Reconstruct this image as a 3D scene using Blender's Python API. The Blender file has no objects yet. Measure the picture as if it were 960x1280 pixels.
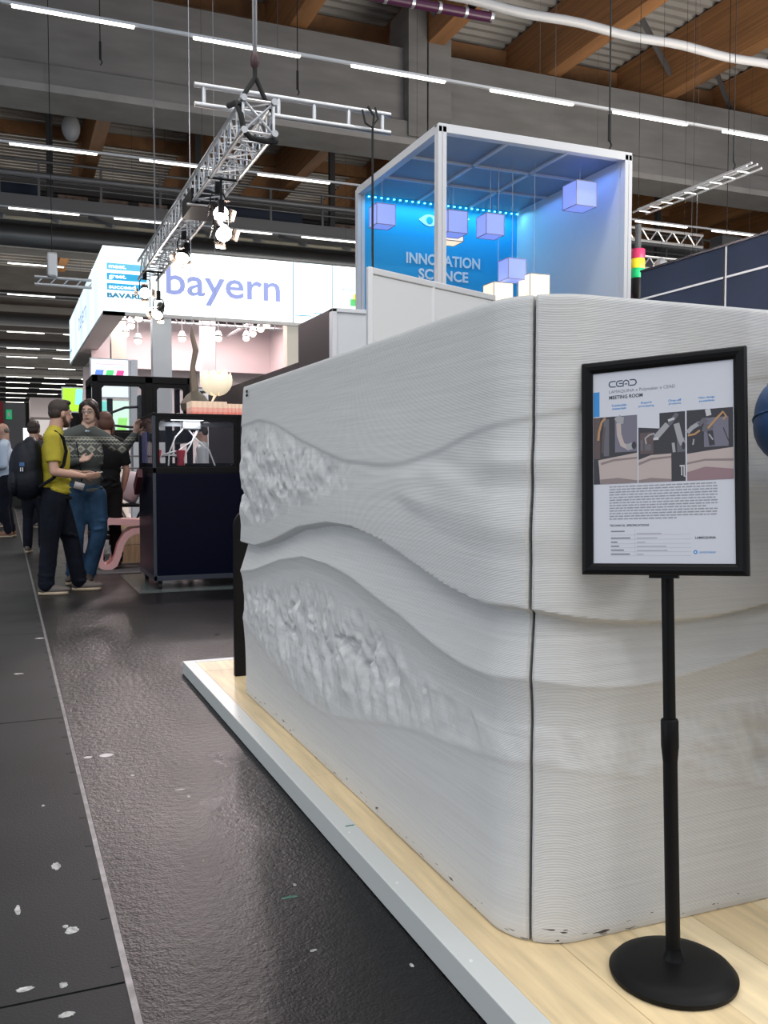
import bpy, math, random
import numpy as np
from mathutils import Vector, Matrix, noise
random.seed(7); np.random.seed(7)
S = bpy.context.scene
COL = S.collection
# ------------------------------------------------------------ camera, world, light, exposure
cam = bpy.data.cameras.new('camera'); camo = bpy.data.objects.new('camera', cam); COL.objects.link(camo)
camo.location = (0, 0, 1.15); camo.rotation_euler = (math.radians(90 - 2.733), 0, math.radians(-22.342))
cam.sensor_fit = 'VERTICAL'; cam.sensor_height = 36; cam.lens = 32.4; cam.clip_end = 300
S.camera = camo
S.view_settings.view_transform = 'Standard'; S.view_settings.look = 'None'
S.view_settings.exposure = 0.0; S.view_settings.gamma = 1; S.view_settings.use_curve_mapping = False
w = bpy.data.worlds.new('world'); S.world = w; w.use_nodes = True
w.node_tree.nodes['Background'].inputs[0].default_value = (.80, .88, 1, 1)
w.node_tree.nodes['Background'].inputs[1].default_value = .70
def area(name, loc, size, power, col=(1, .96, .9), rot=(0, 0, 0), sy=None):
    l = bpy.data.lights.new(name, 'AREA'); l.energy = power; l.color = col
    l.shape = 'RECTANGLE'; l.size = size; l.size_y = sy or size
    o = bpy.data.objects.new(name, l); COL.objects.link(o); o.location = loc; o.rotation_euler = rot; return o
def spot(name, loc, to, power, angle, col=(1, .93, .82), blend=.4, r=.05):
    l = bpy.data.lights.new(name, 'SPOT'); l.energy = power; l.color = col; l.spot_size = math.radians(angle)
    l.spot_blend = blend; l.shadow_soft_size = r
    o = bpy.data.objects.new(name, l); COL.objects.link(o); o.location = loc
    o.rotation_euler = (Vector(to) - Vector(loc)).to_track_quat('-Z', 'Y').to_euler(); return o
# rows of hall lamps above and behind the camera, the same rows as those in view
for i, yy in enumerate((8.3, 2.7, -2.8, -8.4)):
    area('hall_lamp_row', (6, yy, 7.45), 22, (340, 430, 650, 520)[i], sy=.25)
for yy in (17, 28, 42, 60):
    area('hall_lamp_row_far', (10, yy, 7.4), 26, 420, sy=.3)
# unseen fill light added left of the view to brighten the booth side
area('left_fill_light', (-5.2, 2.8, 1.1), 2, 72, col=(.92, .97, 1), rot=(0, math.radians(-90), 0), sy=5)
# unseen upward fill added to brighten the timber roof and concrete beam
area('roof_fill_light', (13, 8.6, 3.6), 8, 1100, col=(1, .92, .82), rot=(math.radians(148), 0, 0), sy=3)
spot('patch_spot_right', (4.2, -1.0, 3.4), (1.55, 1.73, .75), 110, 24, col=(.93, .95, 1), blend=.6, r=.06)  # added spot, lamp unseen, to lay a bright patch on the front panel
spot('patch_spot_far_right', (4.6, .1, 3.0), (1.35, 1.73, 1.0), 60, 15, col=(1, .95, .86), blend=.5, r=.05)  # second added spot, for a smaller warm patch
for yy in (48, 76):
    area('far_ceiling_fill', (6, yy, 3.2), 22, 1500, rot=(math.pi, 0, 0), sy=18)  # upward fill, added unseen to lift the dark far ceiling
# ------------------------------------------------------------ materials
MC = {}
def mat(name, col, rough=.5, metal=0, emit=0, ecol=None, var=0, scale=4, stretch=(1, 1, 1), bump=0, bscale=60, spec=None, alpha=1, coat=0):
    if name in MC: return MC[name]
    m = bpy.data.materials.new(name); m.use_nodes = True; nt = m.node_tree; b = nt.nodes['Principled BSDF']
    c = (*col, 1)
    b.inputs['Base Color'].default_value = c; b.inputs['Roughness'].default_value = rough; b.inputs['Metallic'].default_value = metal
    if spec is not None: b.inputs['Specular IOR Level'].default_value = spec
    if alpha < 1: b.inputs['Alpha'].default_value = alpha
    if coat: b.inputs['Coat Weight'].default_value = coat
    if emit:
        b.inputs['Emission Color'].default_value = (*(ecol or col), 1); b.inputs['Emission Strength'].default_value = emit
    if var or bump:
        tc = nt.nodes.new('ShaderNodeTexCoord'); mp = nt.nodes.new('ShaderNodeMapping'); mp.inputs['Scale'].default_value = stretch
        nt.links.new(tc.outputs['Object'], mp.inputs['Vector'])
    if var:
        n = nt.nodes.new('ShaderNodeTexNoise'); n.inputs['Scale'].default_value = scale; n.inputs['Detail'].default_value = 6
        nt.links.new(mp.outputs[0], n.inputs['Vector'])
        r = nt.nodes.new('ShaderNodeValToRGB'); r.color_ramp.elements[0].position = .3; r.color_ramp.elements[1].position = .7
        r.color_ramp.elements[0].color = tuple(max(0, x * (1 - var)) for x in col) + (1,)
        r.color_ramp.elements[1].color = tuple(min(1, x * (1 + var)) for x in col) + (1,)
        nt.links.new(n.outputs['Fac'], r.inputs[0]); nt.links.new(r.outputs[0], b.inputs['Base Color'])
    if bump:
        n2 = nt.nodes.new('ShaderNodeTexNoise'); n2.inputs['Scale'].default_value = bscale; n2.inputs['Detail'].default_value = 4
        nt.links.new(mp.outputs[0], n2.inputs['Vector'])
        bp = nt.nodes.new('ShaderNodeBump'); bp.inputs['Strength'].default_value = bump; bp.inputs['Distance'].default_value = .01
        nt.links.new(n2.outputs['Fac'], bp.inputs['Height']); nt.links.new(bp.outputs[0], b.inputs['Normal'])
    MC[name] = m; return m
def N(nt, t, **k):
    n = nt.nodes.new(t)
    for a, v in k.items():
        if a == 'op': n.operation = v
        elif a.startswith('i'): n.inputs[int(a[1:])].default_value = v
    return n
# ------------------------------------------------------------ mesh helpers
class MB:
    def __init__(s): s.v = []; s.f = []
    def add(s, vs, fs):
        k = len(s.v); s.v += [tuple(p) for p in vs]; s.f += [tuple(i + k for i in f) for f in fs]; return s
    def hexa(s, c):
        return s.add(c, [(0, 3, 2, 1), (4, 5, 6, 7), (0, 1, 5, 4), (1, 2, 6, 5), (2, 3, 7, 6), (3, 0, 4, 7)])
    def box(s, x0, x1, y0, y1, z0, z1):
        return s.hexa([(x0, y0, z0), (x1, y0, z0), (x1, y1, z0), (x0, y1, z0), (x0, y0, z1), (x1, y0, z1), (x1, y1, z1), (x0, y1, z1)])
    def bar(s, p, q, a, b=None, up=(0, 0, 1)):           # rectangular bar from p to q, a wide, b high
        p = Vector(p); q = Vector(q); b = b or a; d = (q - p).normalized(); u = Vector(up)
        if abs(d.dot(u)) > .95: u = Vector((0, 1, 0))
        r = d.cross(u).normalized() * a / 2; t = r.cross(d).normalized() * b / 2
        return s.hexa([p - r - t, p + r - t, q + r - t, q - r - t, p - r + t, p + r + t, q + r + t, q - r + t])
    def tube(s, p, q, r0, r1=None, n=10, caps=True):
        return s.path([p, q], [r0, r0 if r1 is None else r1], n, caps)
    def path(s, pts, r, n=8, caps=True):
        pts = [Vector(p) for p in pts]; m = len(pts)
        if not hasattr(r, '__len__'): r = [r] * m
        k = len(s.v); prev = None
        for i, p in enumerate(pts):
            d = (pts[min(i + 1, m - 1)] - pts[max(i - 1, 0)]).normalized()
            if prev is None:
                u = Vector((0, 0, 1)) if abs(d.z) < .9 else Vector((1, 0, 0)); a = d.cross(u).normalized()
            else:
                a = (prev - d * prev.dot(d)).normalized()
            prev = a; b = d.cross(a)
            for j in range(n):
                t = 2 * math.pi * j / n; s.v.append(tuple(p + (a * math.cos(t) + b * math.sin(t)) * r[i]))
        for i in range(m - 1):
            for j in range(n):
                j2 = (j + 1) % n; s.f.append((k + i * n + j, k + i * n + j2, k + (i + 1) * n + j2, k + (i + 1) * n + j))
        if caps:
            s.f.append(tuple(k + j for j in range(n))[::-1]); s.f.append(tuple(k + (m - 1) * n + j for j in range(n)))
        return s
    def lathe(s, prof, c=(0, 0, 0), n=32, sx=1, sy=1):
        k = len(s.v)
        for r, z in prof:
            for j in range(n):
                t = 2 * math.pi * j / n; s.v.append((c[0] + r * math.cos(t) * sx, c[1] + r * math.sin(t) * sy, c[2] + z))
        for i in range(len(prof) - 1):
            for j in range(n):
                j2 = (j + 1) % n; s.f.append((k + i * n + j, k + i * n + j2, k + (i + 1) * n + j2, k + (i + 1) * n + j))
        s.f.append(tuple(k + j for j in range(n))[::-1]); s.f.append(tuple(k + (len(prof) - 1) * n + j for j in range(n)))
        return s
    def ell(s, c, r, n=16, m=10, rot=None):
        k = len(s.v); c = Vector(c); R = rot or Matrix.Identity(3)
        for i in range(m + 1):
            ph = math.pi * (i + .02 if i == 0 else (i - .02 if i == m else i)) / m
            for j in range(n):
                t = 2 * math.pi * j / n
                s.v.append(tuple(c + R @ Vector((r[0] * math.sin(ph) * math.cos(t), r[1] * math.sin(ph) * math.sin(t), r[2] * math.cos(ph)))))
        for i in range(m):
            for j in range(n):
                j2 = (j + 1) % n; s.f.append((k + i * n + j, k + (i + 1) * n + j, k + (i + 1) * n + j2, k + i * n + j2))
        s.f.append(tuple(k + j for j in range(n))); s.f.append(tuple(k + m * n + j for j in range(n))[::-1])
        return s
    def prism(s, poly, O, U, V, t):                       # polygon in plane (O,U,V), thickness t along U x V
        O, U, V = Vector(O), Vector(U), Vector(V); W = U.cross(V).normalized() * t; n = len(poly)
        a = [O + U * x + V * y for x, y in poly]
        return s.add(a + [p + W for p in a], [tuple(range(n))[::-1], tuple(range(n, 2 * n))] + [(i, (i + 1) % n, n + (i + 1) % n, n + i) for i in range(n)])
    def xf(s, M): s.v = [tuple(M @ Vector(p)) for p in s.v]; return s
    def build(s, name, m, parent=None, kind=None, smooth=False, bevel=0, label=None, seg=2):
        me = bpy.data.meshes.new(name); off = Vector((0, 0, 0)); o2 = parent
        while o2 is not None: off += o2.location; o2 = o2.parent
        me.from_pydata([tuple(Vector(p) - off) for p in s.v] if parent else s.v, [], s.f)
        for mm in (m if isinstance(m, (list, tuple)) else [m]): me.materials.append(mm)
        if smooth:
            me.polygons.foreach_set('use_smooth', [True] * len(me.polygons))
            try: me.set_sharp_from_angle(angle=math.radians(40))
            except Exception: pass
        me.update()
        o = bpy.data.objects.new(name, me); COL.objects.link(o); o.parent = parent
        if bevel:
            b = o.modifiers.new('bevel', 'BEVEL'); b.width = bevel; b.segments = seg; b.limit_method = 'ANGLE'
        if kind: o['kind'] = kind
        if label: o['label'] = label
        return o
def tag(o, label, cat, group=None, kind=None):
    o['label'] = label; o['category'] = cat
    if group: o['group'] = group
    if kind: o['kind'] = kind
    return o
def thing(name, loc, label=None, cat=None, group=None, rz=0, kind=None):
    o = bpy.data.objects.new(name, None); COL.objects.link(o); o.location = loc; o.rotation_euler = (0, 0, rz); o.empty_display_size = .1
    if label: tag(o, label, cat, group)
    if kind: o['kind'] = kind
    return o
def dup(root, loc, label=None, group=None, rot=None, parent=None):
    r = root.copy(); COL.objects.link(r); r.location = loc
    if rot is not None: r.rotation_euler = rot
    if label: r['label'] = label
    if group: r['group'] = group
    if parent is not None: r.parent = parent
    for ch in list(root.children):
        c = ch.copy(); COL.objects.link(c); c.parent = r
        for g in list(ch.children):
            d = g.copy(); COL.objects.link(d); d.parent = c
    return r
def share(o, loc, parent=None):                            # a copy sharing mesh data
    c = o.copy(); COL.objects.link(c); c.location = loc; c.parent = parent or o.parent; return c
FC = {}
def lettering(txt, O, U, V, x0, x1, y0, y1, m, parent, t=.003, bold=0, name='lettering', label=None):
    """writing fitted to the box x0..x1, y0..y1 of the plane O,U,V"""
    cu = bpy.data.curves.new('t', 'FONT'); cu.body = txt; cu.size = 1; cu.offset = bold; cu.resolution_u = 3
    to = bpy.data.objects.new('t', cu); COL.objects.link(to); dg = bpy.context.evaluated_depsgraph_get(); dg.update()
    me = bpy.data.meshes.new_from_object(to.evaluated_get(dg)); bpy.data.objects.remove(to); bpy.data.curves.remove(cu)
    vs = [v.co.copy() for v in me.vertices]; fs = [tuple(p.vertices) for p in me.polygons]; bpy.data.meshes.remove(me)
    ax = min(v.x for v in vs); bx = max(v.x for v in vs); ay = min(v.y for v in vs); by = max(v.y for v in vs)
    O, U, V = Vector(O), Vector(U), Vector(V); W = U.cross(V).normalized()
    P = [O + U * (x0 + (v.x - ax) / (bx - ax) * (x1 - x0)) + V * (y0 + (v.y - ay) / (by - ay) * (y1 - y0)) + W * t for v in vs]
    mb = MB(); mb.add(P, fs); return mb.build(name, m, parent, label=label)
Z3 = Vector((0, 0, 1)); X3 = Vector((1, 0, 0)); Y3 = Vector((0, 1, 0))
# common materials
alu = mat('brushed_aluminium', (.62, .63, .65), .35, .8)
alud = mat('dull_aluminium', (.42, .43, .45), .45, .7)
white = mat('white_paint', (.72, .73, .75), .5)
black = mat('black_plastic', (.003, .003, .004), .45, spec=.2)
blackm = mat('black_powder_coat', (.004, .004, .0045), .48, bump=.03, bscale=400, spec=.16)
navy = mat('navy_black_panel', (.003, .004, .012), .3, spec=.3)
darksteel = mat('dark_steel', (.07, .072, .078), .5, .4)
steel = mat('grey_steel', (.2, .2, .21), .5, .4)
concrete = mat('concrete', (.20, .195, .19), .85, var=.16, scale=1.2, stretch=(.6, 1, 2.5), bump=.15, bscale=12)
concrete_lip = mat('concrete_lip', (.30, .29, .28), .85, var=.1, scale=2)
timber = mat('glulam_timber', (.40, .19, .075), .6, var=.28, scale=3, stretch=(1, .12, 6))
deckm = mat('corrugated_deck', (.42, .41, .39), .6, .1, var=.08, scale=.6)
rubber = mat('rubber', (.01, .01, .01), .8)
# ------------------------------------------------------------ hall shell
fl = bpy.data.materials.new('black_hall_floor'); fl.use_nodes = True; nt = fl.node_tree; B = nt.nodes['Principled BSDF']
B.inputs['Specular IOR Level'].default_value = .19
tc = N(nt, 'ShaderNodeTexCoord')
n1 = N(nt, 'ShaderNodeTexNoise'); n1.inputs['Scale'].default_value = .9; n1.inputs['Detail'].default_value = 8
n2 = N(nt, 'ShaderNodeTexNoise'); n2.inputs['Scale'].default_value = 130; n2.inputs['Detail'].default_value = 3
n3 = N(nt, 'ShaderNodeTexNoise'); n3.inputs['Scale'].default_value = 2.1; n3.inputs['Detail'].default_value = 5
vo = N(nt, 'ShaderNodeTexVoronoi'); vo.inputs['Scale'].default_value = 26
for n in (n1, n2, n3, vo): nt.links.new(tc.outputs['Object'], n.inputs['Vector'])
r1 = N(nt, 'ShaderNodeValToRGB'); r1.color_ramp.elements[0].position = .35; r1.color_ramp.elements[0].color = (.005, .005, .0055, 1)
r1.color_ramp.elements[1].position = .7; r1.color_ramp.elements[1].color = (.013, .0125, .0135, 1); nt.links.new(n1.outputs['Fac'], r1.inputs[0])
lt = N(nt, 'ShaderNodeMath', op='LESS_THAN'); lt.inputs[1].default_value = .07; nt.links.new(vo.outputs['Distance'], lt.inputs[0])
gt = N(nt, 'ShaderNodeMath', op='GREATER_THAN'); gt.inputs[1].default_value = .60; nt.links.new(n3.outputs['Fac'], gt.inputs[0])
mu = N(nt, 'ShaderNodeMath', op='MULTIPLY'); nt.links.new(lt.outputs[0], mu.inputs[0]); nt.links.new(gt.outputs[0], mu.inputs[1])
mx = N(nt, 'ShaderNodeMix'); mx.data_type = 'RGBA'; nt.links.new(mu.outputs[0], mx.inputs[0]); nt.links.new(r1.outputs[0], mx.inputs[6]); mx.inputs[7].default_value = (.3, .3, .3, 1)
nt.links.new(mx.outputs[2], B.inputs['Base Color'])
rr = N(nt, 'ShaderNodeMapRange'); rr.inputs[1].default_value = .2; rr.inputs[2].default_value = .8; rr.inputs[3].default_value = .25; rr.inputs[4].default_value = .38; nt.links.new(n3.outputs['Fac'], rr.inputs[0]); nt.links.new(rr.outputs[0], B.inputs['Roughness'])
n4 = N(nt, 'ShaderNodeTexNoise'); n4.inputs['Scale'].default_value = 38; n4.inputs['Detail'].default_value = 3; nt.links.new(tc.outputs['Object'], n4.inputs['Vector']); a4 = N(nt, 'ShaderNodeMath', op='MULTIPLY_ADD'); a4.inputs[1].default_value = 1.6; nt.links.new(n4.outputs['Fac'], a4.inputs[0]); nt.links.new(n2.outputs['Fac'], a4.inputs[2])
bp = N(nt, 'ShaderNodeBump'); bp.inputs['Strength'].default_value = .6; bp.inputs['Distance'].default_value = .005; nt.links.new(a4.outputs[0], bp.inputs['Height']); nt.links.new(bp.outputs[0], B.inputs['Normal'])
fl2 = mat('black_floor_plate', (.011, .0125, .014), .6, var=.35, scale=1.5, bump=.12, bscale=150, spec=.2)
floor = MB().box(-16, 50, -6, 112, -.25, -.006).build('floor', fl, kind='structure')
# main black sheet right of the channel, plates left of it, strips and slots of the channel
MB().box(.245, 50, -6, 112, -.006, 0).build('floor_sheet', fl, floor)
ys = [-5.05, -2.68, -.29, 2.08, 4.45, 6.82, 9.19, 11.56, 13.93, 16.3, 18.67, 21.04, 40, 60, 112]
for a, b in zip(ys, ys[1:]): MB().box(-16, .228, a + .004, b - .004, -.006, 0).build('floor_plate', fl2, floor)
MB().box(.229, .244, -6, 112, -.006, .0015).build('channel_strip', mat('worn_strip', (.16, .16, .165), .45, .5, var=.4, scale=20), floor)
slot = MB().box(.205, .226, -.012, .012, -.002, .0008).build('slot', rubber, floor)
for k in range(60): share(slot, (0, 1.43 + .245 * k, 0))
pm = mat('white_floor_mark', (.62, .62, .6), .8, var=.2, scale=30)
pm2 = mat('chipped_paint', (.38, .38, .37), .9, var=.5, scale=60)
def blob(cx, cy, rx, ry, m, seed, name, jag=.35, n=18):
    rnd = random.Random(seed)
    P = [(cx + rx * math.cos(2 * math.pi * i / n) * (1 - jag * rnd.random()), cy + ry * math.sin(2 * math.pi * i / n) * (1 - jag * rnd.random())) for i in range(n)]
    return MB().prism(P, (0, 0, .0002), X3, Y3, .0008).build(name, m, floor)
blob(.355, 3.79, .028, .024, pm, 1, 'floor_mark', .05); blob(.284, 3.79, .017, .014, pm, 2, 'floor_mark', .05)
for i, (x, y, rx, ry) in enumerate([(.116, 2.776, .016, .03), (.134, 2.369, .02, .022), (.12, 2.395, .008, .01), (.01, 2.53, .008, .035), (.02, 2.135, .022, .012), (.1, 2.12, .012, .014), (.10, 2.0, .02, .012), (.56, 3.28, .02, .01), (.575, 3.2, .006, .012), (.20, 6.6, .035, .02), (.05, 5.5, .03, .02), (.42, 3.5, .01, .012), (.33, 3.15, .008, .01), (.72, 2.4, .006, .008), (.66, 2.05, .01, .006), (.10, 3.3, .006, .01), (.3, 9.0, .05, .03), (.85, 1.9, .006, .01)]):
    blob(x, y, rx, ry, pm2, 10 + i, 'floor_mark')
MB().box(.665, .705, 2.33, 2.338, .0002, .0012).build('green_mark', mat('green_tape', (.02, .16, .10), .6), floor)
MB().box(-16, 50, 110, 110.4, 0, 14).build('wall_back', mat('far_wall', (.16, .155, .165), .8, var=.1, scale=.3), kind='structure')
MB().box(-16.4, -16, 30, 110, 0, 14).build('wall_left', mat('side_wall', (.12, .12, .12), .8), kind='structure')
MB().box(50, 50.4, 18, 110, 0, 14).build('wall_right', MC['side_wall'], kind='structure')
# corrugated ceiling, ribs run along X
prof = []
y = 12.0
while y < 45:
    prof += [(y, 12.75), (y + .16, 12.75), (y + .20, 12.65), (y + .32, 12.65), (y + .36, 12.75)]; y += .36
mb = MB(); 
for i, (yy, zz) in enumerate(prof): mb.v += [(-16, yy, zz), (50, yy, zz)]
mb.f = [(2 * i, 2 * i + 1, 2 * i + 3, 2 * i + 2) for i in range(len(prof) - 1)]
ceil = mb.build('ceiling', deckm, kind='structure')
MB().box(-16, 50, 12, 112, 12.78, 12.95).build('roof_slab', deckm, ceil)
rib = MB()
y = 45.0
while y < 112: rib.box(-16, 50, y, y + .3, 12.66, 12.78); y += .75
rib.build('far_roof_rib', deckm, ceil, kind='stuff')
for xb in (-11.35, -7.85, -4.4, -.9, 2.6, 6.1, 9.35, 12.85, 16.5, 20.0, 23.5, 27.0, 30.5):
    MB().box(xb - .0, xb + .42, 12, 70, 11.1, 12.62).build('timber_beam', timber, ceil, bevel=.02)
strut = mat('timber_strut', (.36, .19, .09), .6, var=.2, scale=3)
for y0 in (15.5, 22.5, 26.0, 33.0): MB().box(-12, 31, y0, y0 + .16, 12.1, 12.5).build('timber_purlin', strut, ceil)
for (x0, x1, y0) in ((6.5, 9.4, 17.5), (9.8, 12.8, 21.8), (13.2, 16.5, 18.0), (2.8, 6.1, 23.0), (16.9, 20, 19.5)):
    MB().bar((x0, y0, 12.45), (x1, y0 + 2.2, 11.6), .09, .14).build('roof_brace', steel, ceil)
# concrete beams across the hall
for i, (yb, zt) in enumerate(((20.3, 11.0), (34.5, 11.2), (50, 11.2), (66, 11.2), (82, 11.2))):
    e = thing('concrete_beam', (0, yb, 0), kind='structure')
    MB().box(-16, 50, yb, yb + .7, 9.2, zt).build('web', concrete, e)
    MB().box(-16, 50, yb - .22, yb + .9, 8.83, 9.25).build('lower_flange', concrete, e)
    MB().box(-16, 50, yb - .26, yb + .95, 8.70, 8.85).build('flange_lip', concrete_lip, e)
    if i == 0:
        MB().box(8.85, 9.32, yb - .28, yb + .85, 8.9, 11.95).build('pilaster', concrete, e)
        MB().box(9.36, 9.95, yb - .28, yb + .85, 8.9, 11.75).build('pilaster', concrete, e)
        MB().box(-2.2, -1.2, yb - .28, yb + .85, 0, 11.95).build('column', concrete, e)
# strip lights
tubem = mat('lit_strip', (1, .98, .9), .5, emit=4.5, ecol=(1, .98, .88))
railm = mat('light_rail', (.55, .56, .58), .4, .3)
ORD = ['fifth', 'sixth', 'seventh', 'eighth', 'ninth', 'tenth', 'eleventh', 'twelfth', 'thirteenth', 'fourteenth', 'fifteenth']
names = {13.93: 'nearest row of strip lights, across the upper part of the concrete beam', 19.75: 'second row of strip lights, just under the concrete beam',
         24.57: 'third row of strip lights, below the gallery railing', 31.1: 'fourth row of strip lights, beside the small hanging truss left of the lit blue-white sign'}
seg0 = None
for iy, yy in enumerate((13.93, 19.75, 24.57, 31.1, 36.6, 46.6, 52.8, 57, 62.9, 69.5, 74, 79, 84.5, 90, 96)):
    x1 = 26 if yy < 30 else 14
    e = thing('strip_light', (0, yy, 7.5), names.get(yy) or '%s row of strip lights counted back from the concrete beam, down the dark hall' % ORD[iy - 4], 'light', 'rows of strip lights')
    MB().box(-2.6, x1, yy - .025, yy + .025, 7.5, 7.54).build('light_rail', railm, e)
    k = -1
    while .2 + 2.485 * k < x1 - 1.7:
        x = .2 + 2.485 * k
        if seg0 is None:
            seg0 = MB().box(0, 1.64, -.03, .03, -.032, .0).build('tube', tubem, e, bevel=.01); seg0.data.transform(Matrix.Translation(e.location)); seg0.location = (x, 0, 0)
        else:
            c = share(seg0, (x, 0, 0), e)
        k += 1
    wire = MB()
    for xx in np.arange(-1, x1, 4.97): wire.tube((xx, yy, 7.53), (xx, yy, 12.6), .004, n=4)
    wire.build('hanging_wires', darksteel, e, kind='stuff')
# gallery behind the beam
g = thing('gallery', (0, 26, 8), 'steel walkway with tube railings running across the hall under the roof', 'walkway')
MB().box(-14, 30, 25.9, 27.6, 7.85, 8.02).build('walkway_deck', darksteel, g)
MB().box(-14, 30, 25.85, 25.93, 7.8, 8.2).build('toe_board', steel, g)
for zz in (8.5, 8.8): MB().tube((-14, 25.9, zz), (30, 25.9, zz), .022).build('middle_rail', steel, g)
MB().tube((-14, 25.9, 9.1), (30, 25.9, 9.1), .035).build('top_rail', steel, g)
MB().tube((-14, 27.5, 9.1), (30, 27.5, 9.1), .035).build('top_rail', steel, g)
post = MB().box(-.03, .03, 25.87, 25.93, 8.0, 9.12)
p0 = post.build('railing_post', steel, g)
for k in range(25): share(p0, (-13 + 1.55 * k - p0.location.x, 0, 0), g)
for xx in (-2, 1.25, 5.2, 9.2, 13.2, 17.2, 21.2): MB().bar((xx, 26.5, 7.9), (xx, 26.5, 12.6), .16, .16).build('hanger', darksteel, g)
pan = mat('navy_infill', (.03, .045, .085), .6)
for a, b in ((-2, 1.0), (5.4, 8.6), (-8, -3)): MB().box(a, b, 27.55, 27.6, 8.1, 9.0).build('infill_panel', pan, g)
for a in (1.5, 2.6, 3.7, 9.6, 10.8): MB().box(a, a + .8, 27.5, 27.58, 8.2, 8.75).build('equipment_rack', mat('rack', (.28, .2, .17), .6, .3, var=.5, scale=6), g)
for a in np.arange(-3, 14, 1.3): MB().bar((a, 25.9, 7.8), (a + .5, 24.9, 7.35), .07, .1).build('bracket', steel, g)
def pipe(y0, z0, r, m, label, x0=-14, x1=32, name='pipe', cat='pipe'):
    return tag(MB().tube((x0, y0, z0), (x1, y0, z0), r, n=14).build(name, m, smooth=True), label, cat)
pipe(28.5, 7.75, .33, mat('duct_metal', (.22, .23, .24), .4, .7), 'thick grey ventilation duct under the gallery', name='ventilation_duct', cat='duct')
pipe(25.2, 7.42, .05, mat('tan_pipe', (.36, .33, .26), .6), 'thin tan pipe below the thick grey duct')
pipe(23.2, 7.95, .06, steel, 'grey pipe just under the gallery walkway')
pipe(29.8, 9.35, .09, darksteel, 'dark pipe above the gallery railing')
pipe(40, 8.1, .14, darksteel, 'dark pipe behind the second concrete beam'); pipe(44, 7.7, .3, darksteel, 'dark thick duct far back over the aisle', name='ventilation_duct', cat='duct')
pipe(48, 8.2, .1, steel, 'grey pipe far back over the aisle')
pipe(58, 8.3, .3, darksteel, 'dark duct farthest back over the aisle', name='ventilation_duct', cat='duct')
# white fabric tube and purple pipe near the roof
mb = MB().path([(x, 13.24, 8.5 + .02 * math.sin(x * 3)) for x in np.arange(2, 22, .35)], .075, 12)
tag(mb.build('white_hose', mat('white_wrap', (.42, .42, .43), .45, bump=.6, bscale=9), smooth=True), 'long white wrapped tube hanging across the top right corner', 'tube')
e = thing('purple_pipe', (5.5, 16, 9.5), 'dark purple pipe with metal clamps near the roof', 'pipe')
MB().tube((-3, 16.0, 9.55), (8.5, 15.45, 9.5), .09).build('pipe_run', mat('purple', (.07, .015, .05), .4), e, smooth=True)
for k in range(9):
    x = 4.3 + .52 * k; yy = 16 - (x + 3) * .55 / 11.5; MB().tube((x, yy, 9.515), (x + .06, yy, 9.515), .105).build('clamp', alu, e, smooth=True)
MB().bar((8.1, 15.45, 9.6), (8.3, 15.45, 11.6), .12, .12).build('hanger', black, e)
# ------------------------------------------------------------ platform
PZ = .07
wood = mat('oak_plank', (.72, .56, .33), .42, var=.16, scale=5, stretch=(7, .6, 1), bump=.03, bscale=40)
wood2 = mat('oak_plank_pale', (.80, .65, .41), .42, var=.16, scale=5, stretch=(7, .6, 1), bump=.03, bscale=40)
edge = mat('platform_edging', (.58, .60, .59), .4, .1)
plat = thing('platform', (.9, 1, 0), 'low raised platform floored with pale oak planks and edged with grey metal strip', 'platform')
MB().box(.925, 4.6, -.6, 5.10, 0, .055).build('platform_base', black, plat)
MB().box(.90, .965, -.6, 5.15, .003, .0715).build('edge_strip', edge, plat, bevel=.002)
MB().box(.9655, 4.65, 5.09, 5.15, .003, .0715).build('edge_strip', edge, plat, bevel=.002)
rnd = random.Random(5); col = 0; x = .9665
while x < 4.5:
    y = -.6 - rnd.random() * .0; wd = .182; first = True
    while y < 5.088:
        L = (1.1 + rnd.random() * .3) if first and col % 2 else 1.82
        first = False; y1 = min(y + L, 5.088)
        MB().box(x, x + wd, y, y1, .05, PZ - rnd.random() * .0006).build('plank', rnd.choice([wood, wood2]), plat, bevel=.0012, seg=1); y = y1 + .0012
    x += wd + .0012; col += 1
for yy in (1.75, 2.16, 2.52, 3.0, 3.4, 3.9):
    MB().lathe([(.005, 0), (.004, .0015)], (.925, yy, .0716), 10).build('screw_head', white, plat)
MB().box(.93, .958, 2.565, 2.571, .0716, .0722).build('green_mark', MC['green_tape'], plat)
# ------------------------------------------------------------ printed booth: relief curves read along the walls (u runs along the outside, corner at 0)
def cv(left, right):
    P = [(-(y - 1.727), z) for y, z in left] + [(x - 1.043, z) for x, z in right]; P.sort()
    us = np.array([p[0] for p in P]); zs = np.array([p[1] for p in P])
    d = np.linspace(-3.2, 3.0, 1241); v = np.interp(d, us, zs); k = np.hanning(31); k /= k.sum()
    vp = np.pad(v, 15, mode='edge'); v = np.convolve(vp, k, 'valid')
    return lambda u: np.interp(u, d, v)
A_ = cv([(4.298, 1.343), (3.93, 1.359), (3.663, 1.33), (3.265, 1.247), (2.835, 1.176), (2.518, 1.157), (2.327, 1.161), (2.116, 1.191), (1.936, 1.231), (1.743, 1.257)],
        [(1.081, 1.268), (1.171, 1.287), (1.334, 1.322), (1.563, 1.355), (1.711, 1.372), (2.2, 1.33), (3, 1.2)])
B_ = cv([(4.313, .876), (3.942, .883), (3.576, .948), (3.191, 1.019), (2.835, 1.066), (2.601, 1.067), (2.326, 1.037), (2.078, .989), (1.871, .949), (1.738, .943)],
        [(1.084, .939), (1.175, .925), (1.34, .94), (1.572, .988), (1.72, 1.023), (2.2, 1.08), (3, 1.05)])
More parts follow.
